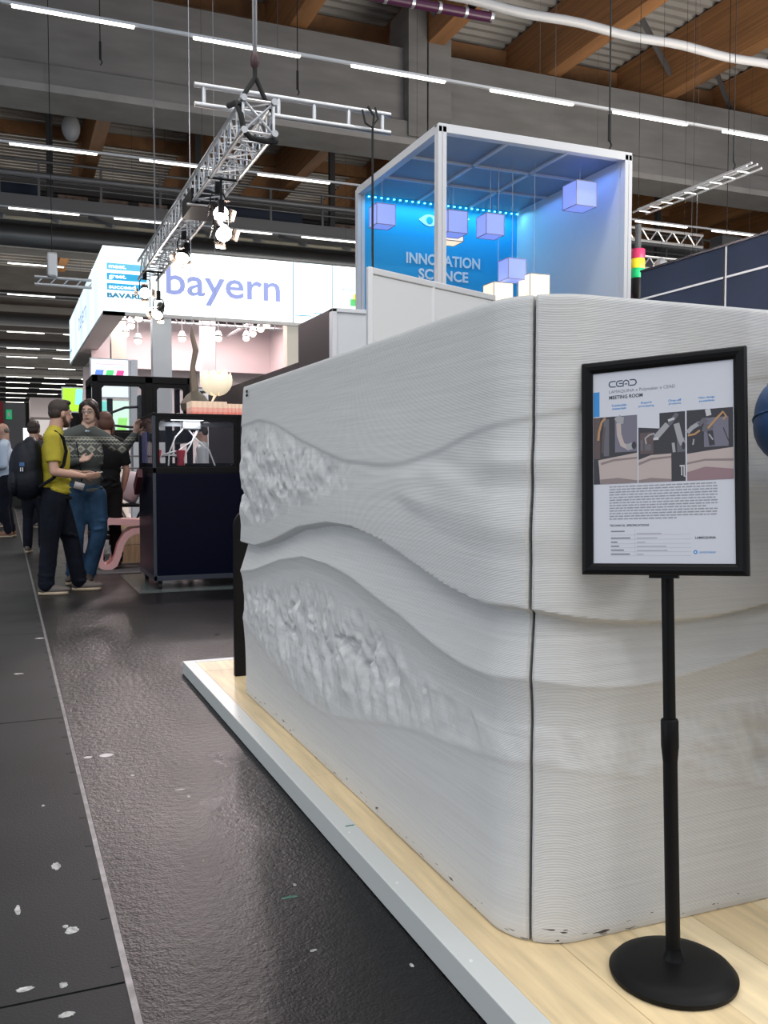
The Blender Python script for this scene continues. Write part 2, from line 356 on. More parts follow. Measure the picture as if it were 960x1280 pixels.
C_ = cv([(4.348, .797), (3.999, .798), (3.673, .847), (3.309, .922), (2.971, .959), (2.739, .962), (2.469, .936), (2.236, .889), (2.037, .85), (1.87, .832), (1.737, .834)],
        [(1.085, .825), (1.152, .81), (1.274, .797), (1.399, .794), (1.53, .797), (1.725, .823), (2.2, .92), (3, .95)])
D_ = cv([(4.32, .653), (4.002, .694), (3.579, .779), (3.231, .823), (2.972, .822), (2.74, .803), (2.518, .763), (2.325, .733), (2.151, .694), (1.967, .67), (1.819, .672), (1.735, .681)],
        [(1.087, .674), (1.194, .657), (1.3, .653), (1.401, .661), (1.578, .692), (1.727, .726), (2.2, .8), (3, .82)])
E_ = cv([(4.323, .557), (3.84, .662), (3.352, .736), (3.076, .749), (2.74, .718), (2.469, .656), (2.235, .607), (2.035, .572), (1.867, .56), (1.733, .571)],
        [(1.088, .571), (1.236, .555), (1.36, .564), (1.489, .584), (1.634, .611), (1.73, .628), (2.2, .68), (3, .7)])
G_ = cv([(4.326, .452), (4.01, .379), (3.635, .305), (3.318, .27), (3.08, .271), (2.742, .33), (2.415, .4), (2.193, .435), (1.929, .463), (1.732, .488)],
        [(1.089, .481), (1.196, .457), (1.362, .424), (1.678, .365), (1.737, .357), (2.2, .3), (3, .33)])
def sm(x): x = np.clip(x, 0, 1); return x * x * (3 - 2 * x)
def vnoise(u, z, f, seed, oct=3):
    """smooth value noise on arrays"""
    out = np.zeros_like(u); a = 1; tot = 0
    for o in range(oct):
        rs = np.random.RandomState(seed + o); T = rs.rand(64, 64)
        x = u * f[0] * 2 ** o + 200; y = z * f[1] * 2 ** o + 200
        xi = np.floor(x).astype(int); yi = np.floor(y).astype(int); fx = sm(x - xi); fy = sm(y - yi)
        g = lambda i, j: T[(xi + i) % 64, (yi + j) % 64]
        out += a * ((g(0, 0) * (1 - fx) + g(1, 0) * fx) * (1 - fy) + (g(0, 1) * (1 - fx) + g(1, 1) * fx) * fy); tot += a; a *= .5
    return out / tot - .5
def disp(u, z):
    A, B, C, D, E, G = (f(u) for f in (A_, B_, C_, D_, E_, G_))
    s = .008                                             # half width of a step
    st = lambda c: sm((c - z) / (2 * s) + .5)            # 0 above the curve, 1 below
    d = np.zeros_like(u)
    sw = .022 * np.exp(-((z - 1.0) / .38) ** 2)          # slight belly of the wall
    d += sw
    # A..B rough field
    t = np.clip((A - z) / (A - B), 0, 1); inA = st(A) * sm((z - B) / .03 + .2)
    depth = .0045 * (1 - t) ** .8
    left = sm((-u - .25) / .5)
    n1 = vnoise(u + .35 * z, z, (13, 15), 3, 3); n2 = vnoise(u, z, (20, 16), 9, 2); nw = vnoise(u + .9 * z, z, (3.5, 9), 21, 2)
    amp = np.minimum(1, 3.2 * np.minimum(t, 1 - t) + .05)
    lumps = (n1 * .034 - .075 * np.maximum(0, n2 - .10)) * sm((-u - .9) / .8 + .15) + nw * .036 * (1 - .65 * left)
    d += inA * (-depth + amp * lumps)
    # B..C smooth band to a lip
    t2 = np.clip((B - z) / np.maximum(.03, B - C), 0, 1); d += st(B) * (1 - st(C)) * .006 * t2
    # C..D deep groove below the lip, then a slope out to the crest at D
    t3 = np.clip((C - z) / (C - D), 0, 1); inC = st(C) * (1 - st(D))
    d += inC * (-.034 + .044 * t3 ** 1.1)
    # D..E falls back
    t4 = np.clip((D - z) / (D - E), 0, 1); d += st(D) * (1 - st(E)) * (.010 - .013 * np.minimum(1, t4 * 1.6) ** .6)
    # E..G rough field
    t5 = np.clip((E - z) / (E - G), 0, 1); inE = st(E) * sm((z - G) / .02 + .5)
    m1 = vnoise(u + .3 * z, z, (17, 12), 33, 3); m2 = vnoise(u, z, (17, 14), 44, 3); amp = np.minimum(1, 4 * np.minimum(t5, 1 - t5))
    far = sm((-u - .15) / .6); big = np.clip((E - G) / .3, .15, 1)
    d += inE * (-.003 + .010 * t5 + amp * big * (m1 * .040 - .115 * np.maximum(0, m2 - .04) * np.exp(-((t5 - .38) / .25) ** 2) * far))
    d += sm((G - z) / .02 + .5) * (.005 * np.exp(-np.maximum(0, G - z) / .07))
    # soften the end turns
    d += .004 * np.sin(z * 9 + u * 1.3)
    return d
R = .15; AX, AY = 1.043 + R, 1.727 + R
def perim(u):
    """plan position and outward normal; u=0 is the notional sharp corner"""
    a = math.pi / 4 * R
    if u < -a - 0: return (1.043, AY - u - a), (-1, 0)
    if u > a: return (AX + (u - a), 1.727), (0, -1)
    th = math.pi * 1.25 + u / R
    return (AX + R * math.cos(th), AY + R * math.sin(th)), (math.cos(th), math.sin(th))
bm_ = bpy.data.materials.new('printed_white_polymer'); bm_.use_nodes = True; nt = bm_.node_tree; B = nt.nodes['Principled BSDF']
B.inputs['Roughness'].default_value = .42; B.inputs['Specular IOR Level'].default_value = .45
tc = N(nt, 'ShaderNodeTexCoord'); sp = N(nt, 'ShaderNodeSeparateXYZ'); nt.links.new(tc.outputs['Object'], sp.inputs[0])
nz = N(nt, 'ShaderNodeTexNoise'); nz.inputs['Scale'].default_value = 1.1; nt.links.new(tc.outputs['Object'], nz.inputs['Vector'])
wz = N(nt, 'ShaderNodeMath', op='MULTIPLY_ADD'); wz.inputs[1].default_value = .012; nt.links.new(nz.outputs['Fac'], wz.inputs[0]); nt.links.new(sp.outputs[2], wz.inputs[2])
ml = N(nt, 'ShaderNodeMath', op='MULTIPLY'); ml.inputs[1].default_value = 2 * math.pi / .0052; nt.links.new(wz.outputs[0], ml.inputs[0])
sn = N(nt, 'ShaderNodeMath', op='SINE'); nt.links.new(ml.outputs[0], sn.inputs[0])
ab = N(nt, 'ShaderNodeMath', op='ABSOLUTE'); nt.links.new(sn.outputs[0], ab.inputs[0])
mp = N(nt, 'ShaderNodeMapping'); mp.inputs['Scale'].default_value = (3, 3, 190); nt.links.new(tc.outputs['Object'], mp.inputs[0])
nl = N(nt, 'ShaderNodeTexNoise'); nl.inputs['Scale'].default_value = 1; nl.inputs['Detail'].default_value = 3; nt.links.new(mp.outputs[0], nl.inputs['Vector'])
ad = N(nt, 'ShaderNodeMath', op='MULTIPLY_ADD'); ad.inputs[1].default_value = .9; nt.links.new(nl.outputs['Fac'], ad.inputs[0]); nt.links.new(ab.outputs[0], ad.inputs[2])
bp = N(nt, 'ShaderNodeBump'); bp.inputs['Strength'].default_value = .55; bp.inputs['Distance'].default_value = .0016; nt.links.new(ad.outputs[0], bp.inputs['Height']); nt.links.new(bp.outputs[0], B.inputs['Normal'])
cr = N(nt, 'ShaderNodeValToRGB'); cr.color_ramp.elements[0].position = .25; cr.color_ramp.elements[0].color = (.60, .60, .595, 1); cr.color_ramp.elements[1].position = .75; cr.color_ramp.elements[1].color = (.70, .70, .695, 1)
nt.links.new(nl.outputs['Fac'], cr.inputs[0])
# scuffs close to the bottom edge
ns = N(nt, 'ShaderNodeTexNoise'); ns.inputs['Scale'].default_value = 60; mp2 = N(nt, 'ShaderNodeMapping'); mp2.inputs['Scale'].default_value = (.35, .35, 1.6); nt.links.new(tc.outputs['Object'], mp2.inputs[0]); nt.links.new(mp2.outputs[0], ns.inputs['Vector'])
g1 = N(nt, 'ShaderNodeMath', op='GREATER_THAN'); g1.inputs[1].default_value = .665; nt.links.new(ns.outputs['Fac'], g1.inputs[0])
l1 = N(nt, 'ShaderNodeMath', op='LESS_THAN'); l1.inputs[1].default_value = .038; nt.links.new(sp.outputs[2], l1.inputs[0])
m1 = N(nt, 'ShaderNodeMath', op='MULTIPLY'); nt.links.new(g1.outputs[0], m1.inputs[0]); nt.links.new(l1.outputs[0], m1.inputs[1])
mx = N(nt, 'ShaderNodeMix'); mx.data_type = 'RGBA'; nt.links.new(m1.outputs[0], mx.inputs[0]); nt.links.new(cr.outputs[0], mx.inputs[6]); mx.inputs[7].default_value = (.06, .05, .05, 1)
nt.links.new(mx.outputs[2], B.inputs['Base Color'])
BZ = PZ + .002; BT = 1.531
def panel(name, u0, u1, root, rl, rr, du=.0052, dz=.0052):
    nu = int((u1 - u0) / du); nz_ = int((BT - BZ) / dz)
    us = np.linspace(u0, u1, nu + 1); zs = np.linspace(BZ, BT, nz_ + 1)
    U, Zg = np.meshgrid(us, zs, indexing='ij'); Dp = disp(U, Zg)
    Dp -= .006 * np.exp(-(Zg - BZ) / .012) + .004 * np.exp(-(BT - Zg) / .006)
    P = np.zeros(U.shape + (3,)); back = np.zeros((nu + 1, 2, 3))
    for i, u in enumerate(us):
        (x, y), (nx, ny) = perim(u)
        inn = 0
        dl = u - u0; dr = u1 - u
        if dl < rl: inn += rl - math.sqrt(max(0, rl * rl - (rl - dl) ** 2))
        if dr < rr: inn += rr - math.sqrt(max(0, rr * rr - (rr - dr) ** 2))
        dd = Dp[i] - inn
        P[i, :, 0] = x + nx * dd; P[i, :, 1] = y + ny * dd; P[i, :, 2] = zs
        T = .11
        for k, z in enumerate((BZ, BT)): back[i, k] = (x - nx * T, y - ny * T, z)
    verts = [tuple(p) for p in P.reshape(-1, 3)] + [tuple(p) for p in back.reshape(-1, 3)]
    W = nz_ + 1; K = (nu + 1) * W; f = []
    for i in range(nu):
        a = i * W
        f += [(a + j, a + W + j, a + W + j + 1, a + j + 1) for j in range(nz_)]
        f.append((a + nz_, a + W + nz_, K + 2 * (i + 1) + 1, K + 2 * i + 1))
        f.append((a, K + 2 * i, K + 2 * (i + 1), a + W))
        f.append((K + 2 * i, K + 2 * i + 1, K + 2 * i + 3, K + 2 * i + 2))
    f.append(tuple(range(0, W)) + (K + 1, K)); f.append(tuple(range(nu * W, nu * W + W))[::-1] + (K + 2 * nu, K + 2 * nu + 1))
    mb = MB(); mb.add(verts, f); return mb.build(name, bm_, root, smooth=True)
booth = thing('printed_booth', (1.8, 3, PZ), 'white ribbed 3D-printed meeting room wall with flowing wavy relief, standing on the oak platform', 'booth')
panel('side_panel', -2.545, -.0035, booth, .03, .006)
panel('front_panel', .0035, 2.4, booth, .006, .03)
MB().tube((AX - .15 * .7071 + .035, AY - .15 * .7071 + .035, BZ), (AX - .15 * .7071 + .035, AY - .15 * .7071 + .035, BT - .01), .018).build('seam_post', black, booth)
o = MB(); 
for dx, dz in ((0, 0), (0, .018), (.014, .018), (.014, 0)): o.box(1.034, 1.0372, 4.17 + dx, 4.178 + dx, 1.478 + dz, 1.49 + dz)
o.build('dark_mark', black, booth, kind='stuff')
# black rounded panel standing at the far end of the platform
e = thing('black_display', (1.2, 4.68, PZ), 'narrow black round-topped panel standing at the far end of the platform', 'panel')
P = [(0, 0)] + [(0, .78)] + [(.10 - .10 * math.cos(t), .78 + .09 * math.sin(t)) for t in np.linspace(.2, math.pi / 2, 8)] + [(.45, .87), (.45, 0)]
MB().prism(P, (1.084, 4.70, PZ + .001), X3, Z3, .035).build('panel_board', black, e, bevel=.004)
# ------------------------------------------------------------ poster stand
st = thing('sign_stand', (1.296, 1.535, PZ), 'black pole stand with a framed poster, on a round black base before the white booth', 'sign')
MB().lathe([(.118, .0), (.131, .002), (.1325, .008), (.1325, .012), (.129, .016), (.122, .024), (.112, .030), (.09, .034), (.05, .036), (.022, .038), (.019, .044), (.0165, .052), (.0155, .06)], (1.296, 1.535, PZ + .0005), 64).build('base', blackm, st, smooth=True)
top = Vector((1.2990, 1.577, .955)); bot = Vector((1.296, 1.535, PZ + .03)); dr = (top - bot)
MB().tube(bot, bot + dr * .545, .0152, n=24).build('lower_pole', blackm, st, smooth=True)
c0 = bot + dr * .50
MB().path([c0, c0 + dr * .03, c0 + dr * .035, c0 + dr * .10, c0 + dr * .105], [.0155, .0178, .0185, .0185, .0165], 24).build('height_collar', blackm, st, smooth=True)
MB().tube(bot + dr * .5, bot + dr * 1.0, .0130, n=24).build('upper_pole', blackm, st, smooth=True)
Wd, Hd = .3417, .4615
Ud = (Vector((1.365, 1.421, 0)) - Vector((1.165, 1.698, 0))).normalized(); t = math.radians(2.9)
FU = (Ud * math.cos(t) + Z3 * math.sin(t)).normalized(); FV = (Z3 * math.cos(t) - Ud * math.sin(t)).normalized(); FW = FU.cross(FV); pt = math.radians(6.0)
FV, FW = (FV * math.cos(pt) - FW * math.sin(pt)).normalized(), (FW * math.cos(pt) + FV * math.sin(pt)).normalized()
FO = Vector((1.165, 1.698, .9195)) + Vector((-.81, -.58, 0)) * .030 + Vector((.925, -.38, 0)) * .0135
def fbox(u0, u1, v0, v1, w0, w1):
    mb = MB(); O = FO
    return mb.hexa([O + FU * a + FV * b + FW * c for c in (w0, w1) for a, b in ((u0, v0), (u1, v0), (u1, v1), (u0, v1))])
def rail(pts):                                           # mitred rail with a rounded profile
    return pts
def mitre(side):
    # profile: (distance from outer edge, height)
    pr = [(0, -.012), (0, .002), (.003, .006), (.010, .008), (.018, .006), (.021, .003), (.0245, .001), (.0245, -.012)]
    mb = MB(); a = []; b = []
    for d, hgt in pr:
        if side == 'bottom': p, q = (d, d), (Wd - d, d)
        elif side == 'top': p, q = (Wd - d, Hd - d), (d, Hd - d)
        elif side == 'left': p, q = (d, Hd - d), (d, d)
        else: p, q = (Wd - d, d), (Wd - d, Hd - d)
        a.append(FO + FU * p[0] + FV * p[1] + FW * hgt); b.append(FO + FU * q[0] + FV * q[1] + FW * hgt)
    n = len(pr)
    return mb.add(a + b, [tuple(range(n))[::-1], tuple(range(n, 2 * n))] + [(i, (i + 1) % n, n + (i + 1) % n, n + i) for i in range(n)])
fr = fbox(.004, Wd - .004, .004, Hd - .004, -.011, -.0045).build('back_board', black, st)
for sd in ('bottom', 'top', 'left', 'right'): mitre(sd).build('frame_rail', blackm, st)
fbox(Wd / 2 - .03, Wd / 2 + .03, -.006, .05, -.024, -.011).build('pole_bracket', black, st)
paper = mat('poster_paper', (.60, .61, .67), .35, coat=.35)
sheet = fbox(.0235, Wd - .0235, .0235, Hd - .0235, -.0045, -.0020).build('poster_sheet', paper, st)
ink = mat('ink_black', (.03, .03, .04), .5); inkg = mat('ink_grey', (.20, .20, .23), .5); inkl = mat('ink_light_grey', (.40, .40, .44), .5)
blue = mat('print_blue', (.03, .25, .62), .5); ink_navy = mat('ink_navy', (.03, .05, .10), .5)
LVL = [0]
def flat(poly, m, lv=1, name='print'):
    O = FO + FW * (-.0020 + .00012 * lv)
    mb = MB(); return mb.prism(poly, O, FU, FV, .00008).build(name, m, sheet)
def rect(u0, v0, u1, v1, m, lv=1, name='print'): return flat([(u0, v0), (u1, v0), (u1, v1), (u0, v1)], m, lv, name)
def ptext(s, u0, u1, v0, v1, m, bold=0): return lettering(s, FO, FU, FV, u0, u1, v0, v1, m, sheet, t=-.0017, bold=bold)
rect(.0255, .342, .0390, .396, blue, 1, 'blue_tab')
def stroke(pts, wdt, m, lv=2, name='print'):              # thick polyline
    pts = [Vector((p[0], p[1])) for p in pts]; L = []; Rr = []
    for i, p in enumerate(pts):
        d = (pts[min(i + 1, len(pts) - 1)] - pts[max(0, i - 1)]).normalized(); n = Vector((-d.y, d.x)) * wdt / 2
        L.append(tuple(p + n)); Rr.append(tuple(p - n))
    mb = MB(); O = FO + FW * (-.0020 + .00012 * lv); k = len(L)
    mb.add([O + FU * x + FV * y for x, y in L + Rr], [(i, i + 1, k + i + 1, k + i) for i in range(k - 1)])
    return mb.build(name, m, sheet)
# logo letters C E A D in rounded strokes
def logo_c(x, wdt, h0, h1, bar=False):
    r = (h1 - h0) / 2; cy = (h0 + h1) / 2
    pts = [(x + wdt, h1)] + [(x + r + r * math.cos(a), cy + r * math.sin(a)) for a in np.linspace(math.pi / 2, 1.5 * math.pi, 10)] + [(x + wdt, h0)]
    stroke(pts, .0024, ink_navy, name='logo_stroke')
    if bar: stroke([(x + .0055, cy), (x + wdt, cy)], .0022, ink_navy, name='logo_stroke')
l0, l1_ = .4045, .4165
logo_c(.0605, .0145, l0, l1_); logo_c(.0765, .0135, l0, l1_, True)
stroke([(.0915, l0 - .001), (.0915, .411)] + [(.0975 - .006 * math.cos(a), .4105 + .006 * math.sin(a)) for a in np.linspace(0.1, math.pi - .1, 8)] + [(.1035, .411), (.1035, l0 - .001)], .0023, ink_navy, name='logo_stroke')
stroke([(.0945, .4085), (.1005, .4085)], .0022, ink_navy, name='logo_stroke')
stroke([(.1055, l1_)] + [(.1135 + .006 * math.cos(a), .4105 + .006 * math.sin(a)) for a in np.linspace(math.pi / 2, -math.pi / 2, 10)] + [(.1055, l0)], .0024, ink_navy, name='logo_stroke')
ptext('LAMAQUINA x Polymaker x CEAD', .0605, .201, .3885, .3975, inkg)
ptext('MEETING ROOM', .0605, .133, .3775, .3855, ink, .02)
for a, b, c0_, c1_ in ((.0655, .099, 'Sustainable', 'materials'), (.1225, .1585, 'Rapid', 'prototyping'), (.186, .214, 'One-off', 'products'), (.2475, .2813, 'New design', 'possibilities')):
    md = (a + b) / 2; wa = (b - a) / 2
    ptext(c0_, md - wa * (.62 if c0_ == 'Rapid' else .95), md + wa * (.62 if c0_ == 'Rapid' else .95), .3615, .3665, blue, .015); ptext(c1_, md - wa * .9, md + wa * .9, .3545, .3595, blue, .015)
# three printed photographs
pd = mat('photo_dark', (.035, .033, .042), .5); pmid = mat('photo_grey', (.12, .115, .14), .5); plav = mat('photo_lavender', (.16, .15, .20), .5)
pwh = mat('photo_white', (.52, .52, .54), .5); pbe = mat('photo_beige', (.46, .38, .36), .5); pbd = mat('photo_beige_dark', (.24, .19, .19), .5)
pro = mat('photo_rose', (.27, .17, .19), .5); por = mat('photo_orange', (.42, .24, .11), .5); psi = mat('photo_silver', (.33, .33, .35), .5); pbr = mat('photo_brown', (.10, .07, .07), .5)
y0, y1 = .1945, .3400
# left photograph
rect(.0255, y0, .1207, y1, pd, 1, 'photo'); rect(.073, .262, .1207, y1, plav, 2); rect(.048, .255, .060, .335, pmid, 2); rect(.0255, .25, .040, y1, pbr, 2)
flat([(.036, .247), (.1207, .259), (.1207, y0), (.040, y0), (.038, .225)], pbe, 3); flat([(.042, .236), (.07, .243), (.1207, .246), (.1207, .25), (.07, .248), (.041, .241)], pbd, 4); flat([(.040, .205), (.08, .207), (.1207, .2), (.1207, y0), (.040, y0)], pbd, 4)
stroke([(.036, .29), (.038, .31), (.044, .33), (.052, .338)], .005, por, 4); stroke([(.046, .262), (.047, .29), (.05, .318)], .005, pbr, 4)
stroke([(.078, .339), (.083, .331), (.092, .33)], .015, psi, 4); stroke([(.081, .325), (.082, .30), (.089, .278), (.104, .27)], .010, pbe, 4)
stroke([(.098, .271), (.114, .275)], .014, psi, 5); flat([(.114 + .005 * math.cos(a), .275 + .008 * math.sin(a)) for a in np.linspace(0, 6.28, 14)[:-1]], pd, 6)
# middle photograph
rect(.1235, y0, .2207, y1 - .0005, pd, 1, 'photo'); flat([(.1235, .3395), (.168, .3395), (.168, .307), (.1235, .312)], paper, 2)
rect(.127, .255, .155, .30, pbr, 2); rect(.128, .262, .133, .285, pmid, 3); rect(.137, .262, .150, .275, pmid, 3)
flat([(.1235, .243), (.15, .252), (.192, .253), (.192, y0), (.1235, y0)], pbe, 3); flat([(.1235, .237), (.15, .246), (.192, .248), (.192, .244), (.15, .241), (.1235, .231)], pbd, 4); flat([(.1235, .2), (.15, .204), (.192, y0 + .005), (.192, y0), (.1235, y0)], pbd, 4)
rect(.204, .255, .2207, .285, pmid, 2); stroke([(.140, .276), (.138, .288), (.147, .295), (.158, .297)], .0035, psi, 4); stroke([(.160, .288), (.185, .315)], .012, psi, 4); stroke([(.155, .286), (.166, .286)], .006, pwh, 5); stroke([(.188, .314), (.205, .336)], .009, pmid, 5); stroke([(.186, .322), (.199, .326)], .005, pwh, 6)
stroke([(.196, .275), (.198, .255)], .006, psi, 5); stroke([(.203, .315), (.210, .285), (.216, .27)], .012, psi, 5); flat([(.217 + .0035 * math.cos(a), .268 + .008 * math.sin(a)) for a in np.linspace(0, 6.28, 14)[:-1]], pd, 7)
stroke([(.209, .226), (.2195, .226)], .003, pwh, 6); stroke([(.213, .225), (.213, .206)], .0025, pwh, 6); stroke([(.218, .225), (.218, .204), (.2205, .204)], .0025, pwh, 6)
# right photograph
rect(.2238, y0, .3152, y1, pd, 1, 'photo'); rect(.258, .262, .306, .322, plav, 2); flat([(.2238, .250), (.26, .254), (.3152, .259), (.3152, y0), (.2238, y0)], pbe, 3); flat([(.2238, .212), (.26, .222), (.3152, .215), (.3152, y0), (.2238, y0)], pro, 4)
flat([(.2238, .232), (.26, .238), (.3152, .236), (.3152, .231), (.26, .234), (.2238, .228)], pbd, 4)
stroke([(.225, .294), (.235, .304), (.250, .312)], .009, psi, 4); stroke([(.226, .288), (.240, .290), (.25, .297)], .004, por, 5); stroke([(.236, .268), (.238, .28)], .003, psi, 5); stroke([(.262, .332), (.272, .334)], .014, pwh, 5)
stroke([(.248, .308), (.258, .318), (.264, .312)], .010, pmid, 5); stroke([(.266, .30), (.282, .318), (.296, .332), (.302, .322), (.296, .316)], .0045, por, 6); stroke([(.256, .303), (.275, .297)], .016, pmid, 4); stroke([(.27, .295), (.274, .265)], .011, pd, 5); stroke([(.268, .288), (.276, .276)], .003, psi, 6); stroke([(.296, .30), (.306, .272)], .0015, pd, 6)
# body text that cannot be read: rows of word-length dashes
rnd = random.Random(3)
for k in range(13):
    v = .1880 - k * .00575; u = .0600; end = (.2831 if k != 8 else .262) if k < 12 else .2016
    mb = MB(); O = FO + FW * (-.0020 + .00012)
    while u < end - .003:
        L = min(rnd.uniform(.004, .014), end - u); mb.prism([(u, v - .0013), (u + L, v - .0013), (u + L, v + .0013 + .0005 * rnd.random()), (u, v + .0013)], O, FU, FV, .00005); u += L + .0016
    mb.build('text_line', mat('ink_mid_grey', (.29, .29, .32), .5), sheet)
ptext('TECHNICAL SPECIFICATIONS', .0605, .1445, .1028, .1072, ink, .02)
for v in (.0846, .0750, .0662, .0575, .0492, .0410): rect(.063, v - .0002, .2303, v + .0002, inkl, 1, 'table_rule')
rect(.1144, .041, .1148, .0966, inkl, 1, 'table_rule')
for (a, v) in ((.030, .0925), (.042, .0780), (.014, .0695), (.018, .0608), (.028, .0525), (.041, .0440)): rect(.063, v - .0013, .063 + a, v + .0013, inkg, 1, 'text_line')
for (a, v) in ((.052, .0870), (.043, .0778), (.018, .0690), (.062, .0603), (.064, .0518), (.014, .0437)): rect(.1185, v - .0011, .1185 + a, v + .0011, inkl, 1, 'text_line')
ptext('LAMÁQUINA', .2383, .2794, .0740, .0812, ink, .02); ptext('polymaker', .2472, .2794, .0440, .0510, blue)
flat([(.2388 + .0042 * math.cos(a), .0480 + .0042 * math.sin(a)) for a in np.linspace(0, 6.28, 20)[:-1]], blue, 1, 'logo_ring'); flat([(.2388 + .0019 * math.cos(a), .0480 + .0019 * math.sin(a)) for a in np.linspace(0, 6.28, 14)[:-1]], paper, 2, 'logo_ring')
# ------------------------------------------------------------ lighting truss with lamps
def box_truss(name, x, z, y0, y1, w, step, label, r=.022):
    e = thing(name, (x, y0, z), label, 'truss')
    h = w / 2
    for sx in (-1, 1):
        for sz in (-1, 1): MB().tube((x + sx * h, y0, z + sz * h), (x + sx * h, y1, z + sz * h), r, n=8).build('chord', alu, e, smooth=True)
    mb = MB(); n = int((y1 - y0) / step)
    for k in range(n):
        a = y0 + k * step; b = a + step; f = 1 if k % 2 else -1
        for s in (-1, 1):
            mb.tube((x + s * h, a, z - f * h), (x + s * h, b, z + f * h), .009, n=5); mb.tube((x - f * h, a, z + s * h), (x + f * h, b, z + s * h), .009, n=5)
            mb.tube((x + s * h, a, z - h), (x + s * h, a, z + h), .009, n=5); mb.tube((x - h, a, z + s * h), (x + h, a, z + s * h), .009, n=5)
    mb.build('lattice', alu, e, kind='stuff')
    ef = MB()
    c = [(x - h, y0, z - h), (x + h, y0, z - h), (x + h, y0, z + h), (x - h, y0, z + h)]
    for i in range(4): ef.tube(c[i], c[(i + 1) % 4], .014, n=6)
    ef.tube(c[0], c[2], .012, n=6).tube(c[1], c[3], .012, n=6)
    ef.build('end_frame', alu, e, smooth=True)
    for i in range(4): MB().tube((c[i][0], y0 - .05, c[i][2]), (c[i][0], y0 + .05, c[i][2]), .032, n=10).build('coupler', alud, e, smooth=True)
    return e
tr = box_truss('lighting_truss', 2.235, 4.40, 8.5, 15.7, .29, .26, 'square aluminium truss running away overhead, carrying the black stage lamps')
MB().path([(2.05, 8.9, 4.62), (2.06, 8.62, 4.55), (2.07, 8.5, 4.4), (2.09, 8.48, 4.25), (2.16, 8.5, 4.20), (2.3, 8.5, 4.19), (2.42, 8.55, 4.22)], .028, 8).build('cable_bundle', rubber, tr, smooth=True)
MB().path([(2.07, 8.55, 4.5), (2.12, 8.6, 4.62), (2.235, 8.62, 4.80), (2.235, 8.62, 4.9)], .022, 8).build('sling', rubber, tr, smooth=True)
MB().path([(2.40, 8.6, 4.5), (2.33, 8.62, 4.62), (2.245, 8.62, 4.80)], .022, 8).build('sling', rubber, tr, smooth=True)
MB().box(2.06, 2.42, 10.9, 11.5, 4.19, 4.40).build('black_box', black, tr)
MB().tube((2.0, 10.86, 4.2), (2.45, 10.86, 4.2), .012).build('box_bar', alu, tr)
e = thing('chain_hoist', (2.235, 8.62, 4.88), 'hook and twin lifting chains holding up the near end of the square truss', 'chain')
MB().lathe([(.015, 0), (.04, .03), (.045, .08), (.03, .14), (.012, .17)], (2.235, 8.62, 4.88), 12).build('hook_block', mat('dark_red_block', (.05, .02, .02), .5), e, smooth=True)
for dx in (-.035, .035): MB().tube((2.235 + dx * .3, 8.62, 5.0), (2.235 + dx, 8.62, 11.5), .012, n=6).build('chain', steel, e)
lampw = mat('lamp_glow', (1, .93, .8), .5, emit=30, ecol=(1, .88, .72))
lgrey = mat('lamp_reflector', (.6, .5, .45), .25, .7)
def stage_lamp(x, y, z, label, tilt=.5, rz=0, lit=True):
    e = thing('stage_lamp', (x, y, z), label, 'lamp')
    M = Matrix.Translation((x, y, z)) @ Matrix.Rotation(rz, 4, 'Z') @ Matrix.Rotation(tilt, 4, 'X')
    MB().lathe([(.045, .17), (.06, .15), (.062, .02), (.085, -.02), (.09, -.075)], n=20).xf(M).build('lamp_can', black, e, smooth=True)
    MB().lathe([(.086, -.076), (.082, -.095), (.06, -.11), (.02, -.118)], n=20).xf(M).build('lens', lampw if lit else lgrey, e)
    for k in range(4):
        a = k * math.pi / 2; q = MB().box(-.06, .06, .088, .092, -.17, -.07)
        q.xf(M @ Matrix.Rotation(a, 4, 'Z') @ Matrix.Translation((0, .0, 0)) @ Matrix.Rotation(.5, 4, 'X')).build('barn_door', lgrey if lit else black, e)
    MB().path([(x - .08, y, z), (x - .085, y, z + .14), (x - .06, y, z + .19), (x + .06, y, z + .19), (x + .085, y, z + .14), (x + .08, y, z)], .009, 6).build('yoke', black, e)
    MB().box(x - .03, x + .03, y - .03, y + .03, z + .18, z + .32).build('clamp', black, e)
    dv = M.to_3x3() @ Vector((0, 0, -1)); hp_ = Vector((x, y, z)) + dv * .14
    spot('stage_lamp_beam', hp_, hp_ + dv, 180 if y > 11 else 300, 100, col=(1, .84, .84), r=.08)
    if z < 3.8: MB().tube((x, y, z + .3), (x, y, 4.26), .012).build('drop_rod', black, e); MB().tube((2.06, y, 4.245), (2.41, y, 4.245), .014).build('cross_tube', black, e)
    return e
stage_lamp(2.22, 10.2, 3.97, 'lit stage lamp, largest and nearest under the square truss', -1.0, .25)
stage_lamp(2.2, 9.95, 3.70, 'lit stage lamp hanging just below the largest one', -.9, .2)
stage_lamp(2.24, 12.4, 3.98, 'stage lamp under the far half of the truss, over the first letter of the sign', -.6, -.6)
stage_lamp(2.12, 15.2, 3.97, 'stage lamp at the far end of the truss, left of the other', -1.0, -.1)
stage_lamp(2.30, 15.0, 3.63, 'lowest stage lamp at the far end of the truss', -.7, -.6)
